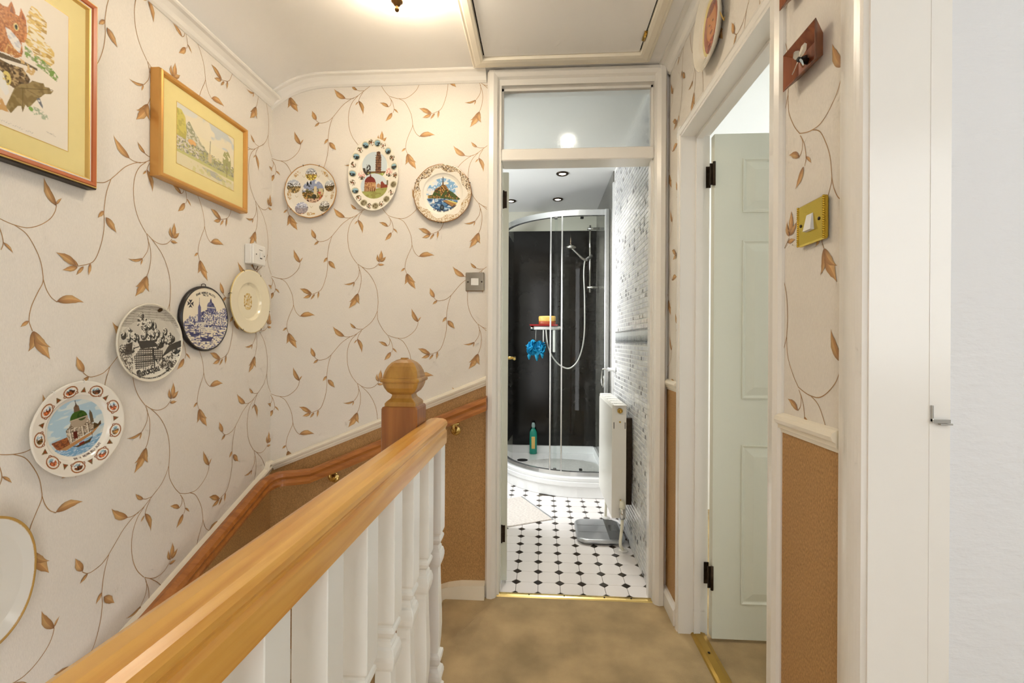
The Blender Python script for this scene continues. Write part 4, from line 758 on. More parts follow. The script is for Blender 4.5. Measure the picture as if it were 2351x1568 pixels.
cone = P.mask_poly([(.0, -.16), (.22, -.16), (.40, -.12), (.49, -.22), (.46, -.34), (.34, -.46), (.20, -.42), (.0, -.60)]); P.fill(cone, (118, 92, 58)); P.blot(cone, 40, 17, .52, (74, 56, 34)); P.blot(cone, 44, 18, .64, (186, 156, 108)); P.blot(P.mask_poly([(.36, .0), (.56, -.06), (.52, -.16), (.40, -.14)]), 40, 23, .45, (216, 178, 116))
leaf = [(.30, -.44), (.38, -.34), (.46, -.30), (.52, -.22), (.61, -.20), (.66, -.18), (.68, -.22), (.74, -.20), (.76, -.24), (.80, -.20), (.76, -.28), (.68, -.32), (.62, -.40), (.56, -.48), (.50, -.58), (.46, -.62), (.43, -.60), (.40, -.72), (.38, -.64), (.34, -.66), (.26, -.80), (.20, -.74)]
P.poly(leaf, (130, 108, 62)); lm = P.mask_poly(leaf); P.blot(lm, 22, 20, .5, (160, 136, 86), .8); P.line([(.34, -.42), (.78, -.21)], .008, (96, 78, 42)); P.line([(.40, -.40), (.40, -.70)], .008, (96, 78, 42)); P.line([(.42, -.38), (.62, -.40)], .006, (104, 84, 48))
P.poly([(.10, -.28), (.17, -.32), (.22, -.46), (.24, -.54), (.20, -.60), (.12, -.50)], (236, 234, 230)); P.blot(P.mask_ell(.21, -.36, .05, .09), 50, 21, .5, (228, 206, 116)); P.blot(P.mask_poly([(.0, -.62), (.16, -.66), (.24, -.80), (.0, -.82)]), 30, 22, .4, (206, 158, 96))
P.poly([(.57, -.44), (.61, -.41), (.65, -.50), (.65, -.54), (.60, -.49)], (110, 112, 120)); P.ell(.605, -.455, .012, .014, (240, 240, 240))
for k in range(20): P.line([(.02 + k * .026, -.955 + (.02 if k % 3 == 0 else 0)), (.035 + k * .026, -.945 + (.012 if k % 2 else 0))], .006, (170, 166, 160), .7)
P.line([(.70, -.84), (.76, -.85), (.83, -.86)], .006, (184, 176, 166)); P.line([(.72, -.85), (.80, -.835)], .005, (192, 184, 172))
cv.a = cv.a * .88 + .12 * np.array([240., 231., 216.])
picture('red squirrel print in an orange and gilt frame at the upper left', 0.970, 1.840, .252, .2575, .028, .034,
        [('frame', [(0, .0), (0, .026), (.002, .030), (.004, .030)], 'dark_metal'), ('frame', [(.003, .0295), (.004, .033), (.006, .033)], 'gilt'), ('frame', [(.006, .0325), (.008, .036), (.016, .034), (.018, .030)], 'orange_frame'), ('frame', [(.018, .030), (.019, .031), (.021, .031)], 'plastic_white'), ('frame', [(.021, .0308), (.024, .030), (.028, .022), (.028, .015)], 'gilt')],
        cv, (-.178, .178, -.1785, .1785))
# watercolour landscape
cv = Canvas(360, (232, 222, 190), 260); P = cv; P.fill(P.Y > .30, (230, 220, 196)); P.blot((P.Y > .35) & (P.X > -.2), 4, 3, .55, (186, 198, 210), .8); P.fill(P.mask_ell(-.85, .95, .5, .2), (214, 218, 220), .8)
P.poly([(-1, .0), (-.62, .62), (-.48, .40), (-.2, .06), (.06, -.14), (.3, -.24), (.55, -.20), (.7, -.22), (1, -.2), (1, -.6), (-1, -.6)], (170, 170, 140)); hm = P.mask_poly([(-1, .0), (-.62, .62), (-.48, .40), (.06, -.14), (.3, -.24), (-1, -.4)]); P.blot(hm, 14, 4, .5, (140, 142, 112)); P.blot(hm, 18, 5, .6, (206, 202, 186))
P.poly([(-1, .82), (-.86, .84), (-.74, .66), (-.70, .20), (-.72, -.06), (-1, -.06)], (202, 190, 82)); P.blot(P.mask_poly([(-1, .82), (-.86, .84), (-.72, .2), (-.72, -.06), (-1, -.06)]), 14, 6, .5, (176, 164, 70))
P.poly([(-1, -.08), (-.6, -.10), (-.3, -.2), (-.3, -.5), (-1, -.5)], (206, 198, 192)); P.ell(-.52, -.06, .13, .10, (228, 166, 96)); P.blot((P.Y < -.15) & (P.Y > -.62), 26, 7, .5, (168, 166, 96), .9); P.blot((P.Y < -.1) & (P.Y > -.5), 30, 8, .66, (120, 120, 106)); P.fill((P.Y < -.52) & (P.Y > -.66), (190, 190, 110), .8)
P.poly([(-1, -.60), (.1, -.62), (1, -.75), (1, -1), (-1, -1)], (222, 212, 176)); P.poly([(-.2, -.70), (.3, -.66), (.7, -.82), (.4, -.90), (.0, -.84)], (170, 172, 164)); P.blot(P.Y < -.7, 10, 9, .6, (206, 200, 130), .8)
P.line([(.10, .36), (.08, -.10)], .026, (140, 136, 112)); P.poly([(.02, -.10), (.15, -.10), (.15, -.40), (.02, -.40)], (206, 186, 140)); P.blot(P.mask_ell(.72, -.05, .16, .42), 14, 10, .4, (150, 150, 92)); P.line([(.72, -.1), (.72, -.6)], .03, (130, 120, 84)); [P.line([(x, -.36), (x, -.24)], .02, (110, 104, 90)) for x in (.24, .30, .36)]
cv.a = cv.a * .74 + .26 * np.array([234., 226., 200.])
picture('landscape watercolour with church spire in a slim gold frame', 1.656, 1.876, .226, .177, .018, .036,
        [('frame', [(0, .0), (0, .030), (.003, .036), (.009, .0375), (.014, .035), (.018, .026), (.018, .02)], 'gold_frame')], cv, (-.145, .150, -.105, .106))

# ------------------------------------------------------------------ switches
t = thing('fused_switch', 'white surface-mounted fused switch box above the cream plate', 'switch', (XL + 0.001, 1.957, 1.537), F_LEFT)
mb = MB(); mb.bbox(-.044, .044, -.043, .043, 0, .030, .003); mb.build('back_box', 'plastic_white', t)
mb = MB(); mb.bbox(-.0445, .0445, -.0435, .0435, .030, .041, .003); mb.build('faceplate', 'plastic_white', t)
mb = MB(); mb.bbox(.002, .016, -.012, .014, .041, .046, .0015); mb.build('rocker', 'plastic_white', t)
mb = MB(); mb.box(.002, .016, -.0155, -.0128, .0405, .0425); mb.build('rocker_mark', 'dark_metal', t)
mb = MB(); mb.box(-.004, .020, .0215, .0235, .0405, .0415); mb.build('label_strip', 'dark_metal', t)
for u in (-.024, .033):
    mb = MB(); mb.lathe([(.0028, .0405), (.0028, .0418), (0, .042)], 10, (u, 0, 0)); mb.build('screw', 'dark_metal', t)
mb = MB(); mb.tube(smooth_path([(-.018, -.043, .018), (-.008, -.062, .02), (.012, -.064, .016), (.030, -.044, .014)], 5), .0016, 6); mb.build('wire', 'bronze', t)
t = thing('light_switch', 'chrome light switch beside the bathroom door frame', 'switch', (-0.307, YB - 0.001, 1.4365), F_BACK)
mb = MB(); mb.bbox(-.0435, .0435, -.0435, .0435, 0, .006, .003); mb.build('faceplate', 'switch_chrome', t)
mb = MB(); mb.prism([(-.017, -.016), (.017, -.016), (.017, .016), (-.017, .016)], 2, .006, .0085); mb.loft([[(-.017, -.016, .0085), (.001, -.016, .0085), (.001, .016, .0085), (-.017, .016, .0085)], [(-.0165, -.0155, .0125), (0, -.0155, .009), (0, .0155, .009), (-.0165, .0155, .0125)]]); mb.build('rocker', 'plastic_white', t)
for u in (-.032, .032):
    mb = MB(); mb.lathe([(.0035, .006), (.0035, .0072), (.002, .0076), (0, .0076)], 10, (u, 0, 0)); mb.build('screw', 'dark_metal', t)
t = thing('light_switch', 'brass light switch with rope edge beside the bedroom doorway', 'switch', (XR - 0.001, 0.992, 1.413), F_RIGHT)
mb = MB(); mb.bbox(-.047, .047, -.0435, .0435, 0, .011, .003); mb.build('faceplate', 'gold_plate', t)
for u in (-.0455, .0455):
    mb = MB(); 
    for k in range(19): mb.lathe([(0, -.0028), (.0026, -.0016), (.0030, 0), (.0026, .0016), (0, .0028)], 8, (u, -.0405 + k * .0045, .0105), 'y')
    tag(mb.build('rope_edge', 'gold_plate', t), kind='stuff')
mb = MB(); mb.loft([[(-.0145, -.018, .010), (.0145, -.018, .010), (.0105, .018, .010), (-.0105, .018, .010)], [(-.0135, -.0165, .0185), (.0135, -.0165, .0185), (.0095, .0165, .013), (-.0095, .0165, .013)]]); mb.build('rocker', 'plastic_white', t)
for u in (-.034, .031):
    mb = MB(); mb.lathe([(.0035, .0105), (.0035, .0120), (.002, .0124), (0, .0124)], 10, (u, 0, 0)); mb.build('screw', 'dark_metal', t)

# ------------------------------------------------------------------ wooden display boxes with a metal model
def display_box(label, y, z, hw, hh, model=True):
    t = thing('display_box', label, 'display box', (XR - 0.001, y, z), F_RIGHT, 'wooden display boxes by the bedroom doorway')
    d = .026; th = .004
    fl = .019                                   # the sides flare outwards from a smaller back
    def rc(i, w): return [(-hw + i, -hh + i, w), (hw - i, -hh + i, w), (hw - i, hh - i, w), (-hw + i, hh - i, w)]
    R_ = [rc(fl, 0), rc(0, d - .001), rc(.0008, d), rc(th * .6, d), rc(fl + th, .003)]
    for k in range(4):
        mb = MB(); mb.loft([[r[k] for r in R_], [r[(k + 1) % 4] for r in R_]], True, True); mb.mi = [0, 0, 0, 1, 1] + [0] * (len(mb.f) - 5); mb.build('side', ['box_wood', 'box_inner'], t)
    mb = MB(); q_ = fl + th; mb.box(-hw + q_ - .002, hw - q_ + .002, -hh + q_ - .002, hh - q_ + .002, .0005, .0038); mb.build('back_panel', 'box_inner', t)
    if model:
        e = thing('model', None, None); e.parent = t; e.matrix_parent_inverse = Matrix.Identity(4); e.matrix_local = Matrix.Translation((0, -.004, .014))
        mb = MB(); mb.tube([(-.008, -.002, -.018), (0, .0, .012)], [.007, .005], 10); mb.tube([(-.012, .006, 0), (.014, -.004, .004)], .004, 8); mb.build('engine', 'black', e)
        for k in range(4):
            a = math.radians(35 + 90 * k); d_ = Vector((math.cos(a), math.sin(a), 0)); n = Vector((-d_.y, d_.x, .35)).normalized(); mb = MB(); rings = []
            for s, w in ((.004, .003), (.012, .007), (.022, .008), (.031, .003)):
                c_ = d_ * s + Vector((0, 0, .010)); rings.append([tuple(c_ - n * w), tuple(c_ + Vector((0, 0, .0012))), tuple(c_ + n * w), tuple(c_ - Vector((0, 0, .0012)))])
            mb.loft(rings); mb.build('blade', 'chrome', e)
    return t
display_box('dark wooden display box holding a small metal model, above the brass switch', 1.012, 1.767, .0615, .041)
display_box('dark wooden display box cut off by the top edge of the photo', 1.030, 1.962, .0615, .041)

# ------------------------------------------------------------------ ceiling light and loft hatch
LX, LY = -0.475, 1.475
t = thing('ceiling_light', 'glowing white glass bowl ceiling light with bronze finial', 'ceiling light', (LX, LY, ZC))
mb = MB(); mb.lathe([(.05, 0), (.055, -.01), (.045, -.022), (.0, -.022)], 28); mb.build('ceiling_rose', 'bronze', t)
mb = MB(); mb.lathe([(.150, -.045), (.152, -.050), (.146, -.068), (.128, -.092), (.100, -.112), (.065, -.124), (.02, -.129), (.001, -.1295), (.02, -.124), (.065, -.119), (.098, -.107), (.124, -.088), (.142, -.064), (.146, -.045)], 56, caps=False); mb.build('glass_bowl', 'lamp_glass', t)
mb = MB(); mb.tube([(0, 0, -.02), (0, 0, -.13)], .004, 8); mb.build('stem', 'bronze', t)
mb = MB(); mb.lathe([(.0, -.128), (.019, -.129), (.0205, -.132), (.018, -.137), (.012, -.141), (.010, -.146), (.005, -.149), (.0045, -.152), (.0075, -.156), (.008, -.160), (.0055, -.165), (0, -.167)], 28); mb.build('finial', 'bronze', t)
HX0, HX1, HY0, HY1 = -0.311, 0.465, 1.15, 2.05
t = thing('loft_hatch', 'cream loft hatch with moulded frame in the ceiling', 'hatch', (0.077, 1.6, ZC))
def hpar(o): o.parent = t; o.matrix_parent_inverse = Matrix.Translation((-0.077, -1.6, -ZC)); return o
HP = [(0, 0), (0, -.012), (.005, -.018), (.012, -.016), (.018, -.022), (.040, -.026), (.052, -.024), (.054, -.014), (.054, 0)]
def hring(i, w): return [(HX0 + i, HY0 + i, ZC + w), (HX1 - i, HY0 + i, ZC + w), (HX1 - i, HY1 - i * 1.3, ZC + w), (HX0 + i, HY1 - i * 1.3, ZC + w)]
for k in range(4):
    mb = MB(); R_ = [hring(i, w) for i, w in HP]; mb.loft([[r[k] for r in R_], [r[(k + 1) % 4] for r in R_]], True, True); hpar(mb.build('frame_moulding', 'dado_cream'))
mb = MB(); mb.box(HX0 + .060, HX1 - .060, HY0 + .06, HY1 - .074, ZC - .012, ZC - .0005); hpar(mb.build('hatch_panel', 'ceiling_paint'))
mb = MB(); mb.box(HX0 + .053, HX1 - .053, HY0 + .053, HY1 - .069, ZC - .002, ZC - .0002); hpar(mb.build('hatch_gap', 'black'))
mb = MB(); mb.box(HX1 - .066, HX1 - .052, 1.845, 1.90, ZC - .017, ZC - .011); mb.tube([(HX1 - .058, 1.85, ZC - .019), (HX1 - .058, 1.895, ZC - .019)], .004, 8); hpar(mb.build('hinge', 'brass_satin'))
# ------------------------------------------------------------------ bathroom shell
BX0, BX1, BY0, BY1, BZ = -1.25, 0.512, YB + 0.096, 4.33, 2.38
mb = MB(); mb.box(BX0, BX1 + 0.1, BY0, BY1, -0.05, -0.003); mb.box(OL, OR, YB - 0.004, BY0, -0.05, -0.003)
fb = struct('floor_bathroom', mb, 'grout_dark', 'white octagon tile floor with dark diamond insets')
S_ = 0.105; C_ = 0.0215; G_ = 0.0011; octo = dia = None
for i in range(-4, 5):
    for j in range(0, 17):
        if j > 12 and i > -1: continue
        x, y = -0.010 + S_ * i, 2.131 + S_ * j
        if i < 5 and x + S_ <= BX1 + .006:
            if octo is None:
                h = S_ / 2 - G_; c = C_ + G_; b = .0012
                def oc(i_, z): q = h - i_; return [(-q + c, -q, z), (q - c, -q, z), (q, -q + c, z), (q, q - c, z), (q - c, q, z), (-q + c, q, z), (-q, q - c, z), (-q, -q + c, z)]
                m_ = MB(); m_.loft([oc(0, -.003), oc(0, -.0008), oc(b, 0)], True, True); octo = m_.build('tile', 'tile_white', fb); o = octo
            else: o = octo.copy(); col.objects.link(o); o.parent = fb
            o.location = (x + S_ / 2, y + S_ / 2, 0)
        if x + .02 < BX1:
            if dia is None:
                m_ = MB(); k = C_ - G_ * 1.2; m_.loft([[(-k, 0, -.003), (0, -k, -.003), (k, 0, -.003), (0, k, -.003)], [(-k, 0, -.0006), (0, -k, -.0006), (k, 0, -.0006), (0, k, -.0006)], [(-k + .001, 0, 0), (0, -k + .001, 0), (k - .001, 0, 0), (0, k - .001, 0)]]); dia = m_.build('inset_tile', 'tile_dark', fb); o = dia
            else: o = dia.copy(); col.objects.link(o); o.parent = fb
            o.location = (x, y, 0)
mb = MB(); mb.box(BX0 - .1, BX1 + .1, BY0, BY1 + .1, BZ, BZ + .1); struct('ceiling_bathroom', mb, 'bath_ceiling', 'white bathroom ceiling')
mb = MB(); mb.box(BX0 - .1, BX1 + .1, BY1, BY1 + .1, 0, BZ); mb.cur = 1; mb.box(BX0, BX1, BY1 - .008, BY1, .19, 2.195)
struct('wall_bathroom_back', mb, ['bath_cream', 'slate_panel'], 'dark slate shower panel wall')
mb = MB(); mb.box(BX0 - .1, BX0, BY0, BY1, 0, BZ); mb.box(BX0, OL - .02, BY0 - .001, BY0 + .004, 0, BZ); struct('wall_bathroom_left', mb, 'bath_ceiling')
YT = 3.30
mb = MB(); mb.box(BX1, BX1 + .1, BY0, BY1, 0, BZ); mb.cur = 1; mb.box(BX1 - .008, BX1, YT + .02, BY1 - .008, .19, BZ - .002); mb.cur = 2; mb.box(BX1 - .014, BX1, YT - .012, YT + .022, .10, BZ - .09)
wb = struct('wall_bathroom_right', mb, ['grout', 'slate_grey', 'bath_white'], 'mosaic tiled bathroom wall')
rng = np.random.RandomState(3); mb = MB(); TW, THh = .0245, .0255
shade = [(229, 229, 228), (220, 220, 221), (235, 235, 233), (211, 211, 214), (231, 231, 229)]; dk = [(146, 144, 146), (118, 116, 116), (166, 162, 158)]
ny = int((YT - .012 - BY0) / TW)
z = 0.0; row = 0
while z < BZ - .03:
    if 1.155 <= z < 1.232:
        if True:
            for q, (za, zb) in enumerate(((1.157, 1.166), (1.168, 1.222), (1.224, 1.232))):
                for n in range(int((YT - BY0) / .1)):
                    y0 = BY0 + n * .1 + .001; x = BX1 - .006; c3 = lin((150, 150, 148) if q != 1 else (214, 217, 216)); mb.add([(x, y0, za), (x, y0 + .098, za), (x, y0 + .098, zb), (x, y0, zb)], [(0, 3, 2, 1)], False, [c3] * 4)
                    if q == 1:
                        for w in range(4):
                            yy = y0 + .012 + w * .024; mb.add([(x - .0006, yy - .008, za), (x - .0006, yy + .008, za), (x - .0006, yy + .003, za + .018), (x - .0006, yy, za + .034), (x - .0006, yy - .003, za + .018)], [(0, 4, 3, 2, 1)], False, [lin((90, 92, 94))] * 5)
        z = 1.2345; continue
    for n in range(ny + 1):
        y0 = BY0 + n * TW; y1 = min(y0 + TW - (.0050 if n % 5 == 4 else .0022), YT - .012)
        if y1 <= y0: continue
        c3 = lin(dk[rng.randint(3)] if rng.rand() < .055 else shade[rng.randint(5)]); x = BX1 - .0028; g = .0004; zz = z + THh - .0065
        mb.add([(BX1 - .001, y0, z), (BX1 - .001, y1, z), (BX1 - .001, y1, zz), (BX1 - .001, y0, zz), (x, y0 + g, z + g), (x, y1 - g, z + g), (x, y1 - g, zz - g), (x, y0 + g, zz - g)], [(4, 7, 6, 5), (0, 4, 5, 1), (1, 5, 6, 2), (2, 6, 7, 3), (3, 7, 4, 0)], False, [c3] * 8)
    z += THh; row += 1
tag(mb.build('mosaic_tiles', 'mosaic', wb), kind='stuff')
# bathroom door standing open, seen edge-on, with brass handle
d1 = tag(bpy.data.objects.new('door_1', None), 'white bathroom door standing open, seen edge-on', kind='structure'); col.objects.link(d1)
d1.location = (-0.160, BY0 + 0.008, 0); d1.rotation_euler = (0, 0, math.radians(5.1))
mb = MB(); mb.bbox(-.035, 0, 0, .675, .012, 1.978, .002); mb.build('door_leaf', 'door_white', d1)
for z in (.238, 1.845):
    mb = MB(); mb.box(-.024, -.010, -.003, .0, z - .04, z + .04); mb.tube([(-.026, -.004, z - .043), (-.026, -.004, z + .043)], .004, 8); mb.build('hinge', 'dark_metal', d1)
mb = MB(); mb.box(0, .004, .60, .635, .95, 1.12); mb.tube([(.004, .617, 1.062), (.034, .617, 1.062)], .009, 12); mb.tube(smooth_path([(.034, .617, 1.062), (.048, .60, 1.063), (.050, .55, 1.066), (.046, .50, 1.060)], 4), [.008] * 4 + [.007] * 8 + [.009], 10); mb.lathe([(.006, 0), (.006, .003), (0, .004)], 10, (.004, .617, .985), 'x'); mb.build('handle', 'brass', d1)

# recessed ceiling spots
def spot(label, x, y):
    t = thing('recessed_spotlight', label, 'spotlight', (x, y, BZ), None, 'bathroom ceiling spotlights')
    mb = MB(); mb.lathe([(.044, 0), (.045, -.004), (.040, -.009), (.030, -.010), (.026, -.006), (.024, -.002)], 28, caps=False); mb.build('bezel', 'dark_metal', t)
    mb = MB(); mb.lathe([(.0, -.001), (.026, -.001), (.026, -.003), (.0, -.010)], 20); mb.build('bulb', 'spot_glow', t)
    d = bpy.data.lights.new('spot_lamp', 'SPOT'); d.energy = 11; d.spot_size = math.radians(110); d.spot_blend = .6; d.color = (1, .97, .92); d.shadow_soft_size = .03
    o = bpy.data.objects.new('spot_lamp', d); col.objects.link(o); o.location = (x, y, BZ - .02)
k_ = (BZ - CAM_H) / (2.3 - CAM_H)
spot('ceiling spotlight nearest the bathroom doorway', .135 * k_, 3.132 * k_)
spot('ceiling spotlight seen through the obscured glass fanlight', .155, 2.80)
spot('ceiling spotlight right above the shower rail', .125 * k_, 3.695 * k_)
spot('ceiling spotlight half hidden by the bathroom door edge', -.252 * k_, 3.723 * k_)

# ------------------------------------------------------------------ shower tray and enclosure (quadrant)
TX1, TY1, TY0, TR = BX1 - .009, BY1 - .009, 3.44, .70
TX0 = TX1 - (TY1 - TY0)
def quad(i, n=22):
    cx, cy, r = TX0 + TR, TY0 + TR, TR - i
    arc = [(cx - r * math.sin(a), cy - r * math.cos(a)) for a in np.linspace(0, math.pi / 2, n)]
    return [(TX1 - i * .2, TY0 + i)] + arc + [(TX0 + i, TY1 - i * .2), (TX1 - i * .2, TY1 - i * .2)]
t = thing('shower_tray', 'white quadrant shower tray with curved front', 'shower tray', (TX1 - .4, TY1 - .4, 0))
def tp(o, root): o.parent = root; o.matrix_parent_inverse = Matrix.Translation(-Vector(root.location)); return o
mb = MB(); L_ = lambda i, z: [(x, y, z) for x, y in quad(i)]
mb.loft([L_(.020, 0), L_(.016, .004), L_(.016, .083)], True, True); tp(mb.build('plinth', 'bath_white'), t)
mb = MB(); mb.loft([L_(.006, .086), L_(.0, .090), L_(.0, .118), L_(.006, .121), L_(.008, .125), L_(.004, .129), L_(.004, .148), L_(.012, .157), L_(.030, .158), L_(.060, .154), L_(.085, .135), L_(.12, .128)], True, True, False); tp(mb.build('tray', 'bath_white'), t)
mb = MB(); mb.box(TX0 + .02, TX1, TY1 - .025, TY1, .13, .196); mb.box(TX1 - .02, TX1, TY0 + .05, TY1, .13, .196); tp(mb.build('upstand', 'bath_white'), t)
mb = MB(); mb.lathe([(.0, .1275), (.045, .1275), (.047, .1300), (.040, .1315), (.0, .132)], 28, (-.160, 4.03, 0)); tp(mb.build('drain_cover', 'black'), t)
mb = MB(); mb.lathe([(0, .1283), (.33, .1283), (.33, .1300), (.325, .1306), (0, .1306)], 40, (.17, 3.86, 0), sy=.72); tp(mb.build('grip_pad', 'grip_grey'), t)
t = thing('shower_enclosure', 'curved glass shower enclosure with silver rails', 'shower enclosure', (TX1 - .4, TY1 - .4, .16))
def path_rail(i, z0, z1, th, name, m='aluminium', n=22):
    A = quad(i, n)[:-1]; Bq = quad(i + th, n)[:-1]; mb = MB(); mb.loft([[(a[0], a[1], z0), (a[0], a[1], z1), (b[0], b[1], z1), (b[0], b[1], z0)] for a, b in zip(A, Bq)]); return tp(mb.build(name, m), t)
path_rail(.030, 2.108, 2.150, .030, 'top_rail'); path_rail(.026, .158, .190, .030, 'bottom_rail')
mb = MB(); mb.bbox(TX1 - .036, TX1 - .002, TY0 + .027, TY0 + .064, .160, 2.155, .003); tp(mb.build('wall_post', 'aluminium'), t)
mb = MB(); mb.bbox(TX0 + .028, TX0 + .058, TY1 - .036, TY1, .160, 2.155, .003); tp(mb.build('wall_post', 'aluminium'), t)
def glass(i, a0, a1, name):
    pts = [p for p in quad(i, 40)[:-1]]; P_ = pts[a0:a1]; mb = MB(); mb.loft([[(x, y, .192), (x, y, 2.106)] for x, y in P_], False, False, True); return tp(mb.build(name, 'shower_glass'), t)
A40 = quad(.045, 40)[:-1]
def idx_x(x): return min(range(len(A40) // 2), key=lambda k: abs(A40[k][0] - x))
i1, i2 = idx_x(.065), idx_x(.150)
mb = MB(); mb.loft([[(TX1 - .03, TY0 + .045, .192), (TX1 - .03, TY0 + .045, 2.106)]] + [[(x, y, .192), (x, y, 2.106)] for x, y in A40[1:i1 + 1]], False, False, True); tp(mb.build('fixed_glass_panel', 'shower_glass'), t)
glass(.045, 26, len(A40), 'fixed_glass_panel'); glass(.062, i2 + 1, i2 + 3, 'sliding_glass_door')
for x, y in ((.068, .055), (.152, .050)):
    mb = MB(); yy = TY0 + y + .012 * (x < .1); mb.bbox(x - .0055, x + .0055, yy - .006, yy + .006, .19, 2.108, .002); tp(mb.build('glass_edge_bar', 'aluminium'), t)
for x in (.105, .30):
    for z in (.200, 2.098):
        mb = MB(); mb.bbox(x - .012, x + .012, TY0 + .05, TY0 + .075, z - .007, z + .007, .002); tp(mb.build('roller', 'scale_dark'), t)
# ------------------------------------------------------------------ shower fittings
SY = BY1 - .008
t = thing('shower_mixer', 'white bar shower mixer on the dark back panel with looping hose', 'shower mixer', (.05, SY, 1.29))
mb = MB(); mb.tube([(-.100, SY - .06, 1.288), (.198, SY - .06, 1.288)], .017, 14); tp(mb.build('bar', 'plastic_white'), t)
for x in (-.085, .185):
    mb = MB(); mb.tube([(x - .014, SY - .06, 1.288), (x + .014, SY - .06, 1.288)], .019, 16); tp(mb.build('knob', 'chrome'), t)
for x in (-.02, .12):
    mb = MB(); mb.tube([(x, SY, 1.288), (x, SY - .055, 1.288)], .014, 12); tp(mb.build('wall_elbow', 'chrome'), t)
mb = MB(); hose = [(.043, SY - .06, 1.272), (.050, SY - .06, 1.19), (.066, SY - .055, 1.10), (.12, SY - .05, 1.00), (.19, SY - .05, .935), (.27, SY - .06, .925), (.345, SY - .09, 1.02), (.385, SY - .13, 1.22), (.383, SY - .17, 1.55), (.372, SY - .20, 1.76), (.378, SY - .21, 1.87), (.392, SY - .21, 1.895)]
mb.tube(smooth_path(hose, 8), .007, 8); tp(mb.build('hose', 'hose_white'), t)
mb = MB(); mb.tube([(.018, SY - .06, 1.27), (.018, SY - .06, 1.13)], .006, 8); mb.bbox(.104, .128, SY - .075, SY - .05, 1.065, 1.27, .004); tp(mb.build('squeegee_handle', 'plastic_white'), t)
t = thing('shower_riser', 'chrome shower riser rail with hand shower on the shower wall', 'shower rail', (.43, SY - .21, 1.63))
RYr = SY - .20
mb = MB(); mb.tube([(.425, RYr, 1.60), (.425, RYr, 2.195)], .0085, 12); tp(mb.build('rail', 'chrome'), t)
for z in (2.165, 1.645):
    mb = MB(); mb.tube([(.40, RYr, z), (BX1 - .009, RYr, z)], .011, 12); tp(mb.build('bracket', 'chrome'), t)
mb = MB(); mb.tube([(.445, RYr, 1.925), (.385, RYr - .005, 1.885)], .015, 12); tp(mb.build('slider', 'scale_dark'), t)
mb = MB(); mb.tube(smooth_path([(.400, RYr - .01, 1.880), (.36, RYr - .02, 1.895), (.30, RYr - .03, 1.950), (.265, RYr - .035, 1.985)], 4), [.011] * 8 + [.010] * 4 + [.012], 10); mb.lathe([(.0, -.012), (.044, -.010), (.046, .004), (.03, .014), (.012, .020), (0, .02)], 24, (.255, RYr - .04, 1.990)); tp(mb.build('hand_shower', 'chrome'), t)
# caddy shelf contents
t = thing('soap_dish', 'red tray lying on the white shower mixer bar', 'soap dish', (.03, SY - .06, 1.3078))
mb = MB(); mb.loft([[(-.135, -.035, 0), (.115, -.035, 0), (.115, .035, 0), (-.135, .035, 0)], [(-.14, -.04, .014), (.12, -.04, .014), (.12, .04, .014), (-.14, .04, .014)], [(-.134, -.034, .014), (.114, -.034, .014), (.114, .034, .014), (-.134, .034, .014)], [(-.13, -.03, .004), (.11, -.03, .004), (.11, .03, .004), (-.13, .03, .004)]]); mb.build('tray', 'red_plastic', t)
t = thing('soap_bar', 'yellow and orange-brown soap sponge on the red tray', 'sponge', (.052, SY - .062, 1.3125))
mb = MB(); mb.lathe([(0, 0), (.068, .0), (.078, .012), (.078, .034), (.076, .038)], 32, sy=.42); mb.build('lower_layer', 'soap_red', t)
mb = MB(); mb.lathe([(.076, .038), (.078, .042), (.079, .075), (.072, .086), (0, .088)], 32, sy=.42); mb.build('upper_layer', 'soap_yellow', t)
t = thing('bath_puff', 'bright blue mesh bath puff hanging under the shower mixer', 'bath puff', (-.052, SY - .085, 1.16))
t.scale = (1.2, 1.2, 1.2); mb = MB(); mb.tube([(0, 0, .0), (0.002, .020, .104)], .0013, 6); mb.build('cord', 'plastic_white', t)
mb = MB(); rs = np.random.RandomState(5)
for k in range(26):
    a = rs.uniform(0, 2 * math.pi); e = rs.uniform(-.7, .9); d_ = Vector((math.cos(a) * math.cos(e) * 1.2, math.sin(a) * math.cos(e) * .7, math.sin(e) * .75)); c_ = d_ * .052 + Vector((0, 0, -.045)); n1 = d_.cross(Vector((.3, .2, 1))).normalized(); n2 = d_.cross(n1).normalized(); R1 = rs.uniform(.028, .046); V_, F_ = [(*(c_ - d_ * .03),)], []
    for ring in (1, 2):
        for j in range(16):
            b = 2 * math.pi * j / 16; wob = math.sin(b * 4 + k) * .35 * ring / 2; p = c_ + (n1 * math.cos(b) + n2 * math.sin(b)) * R1 * ring / 2 + d_ * (wob * .02 + (.004 if ring == 2 else -.006)); V_.append(tuple(p))
    F_ = [(0, 1 + j, 1 + (j + 1) % 16) for j in range(16)] + [(1 + j, 17 + j, 17 + (j + 1) % 16, 1 + (j + 1) % 16) for j in range(16)]; mb.add(V_, F_, True)
for dx, dy in ((-.050, -.135), (.010, -.145), (.052, -.125)):
    mb.loft([[(dx * .3 - .02, -.005, -.06), (dx * .3 + .02, -.005, -.06), (dx * .3 + .02, .01, -.06), (dx * .3 - .02, .01, -.06)], [(dx - .014, -.008, dy + .03), (dx + .014, 0, dy + .03), (dx + .014, .008, dy + .03), (dx - .014, .006, dy + .03)], [(dx - .004, 0, dy), (dx + .004, 0, dy), (dx + .004, .004, dy), (dx - .004, .004, dy)]], True, True, True)
mb.build('netting', 'puff_blue', t)
t = thing('shampoo_bottle', 'green shampoo bottle standing at the back of the shower tray', 'bottle', (-.070, BY1 - .07, .196 - .066))
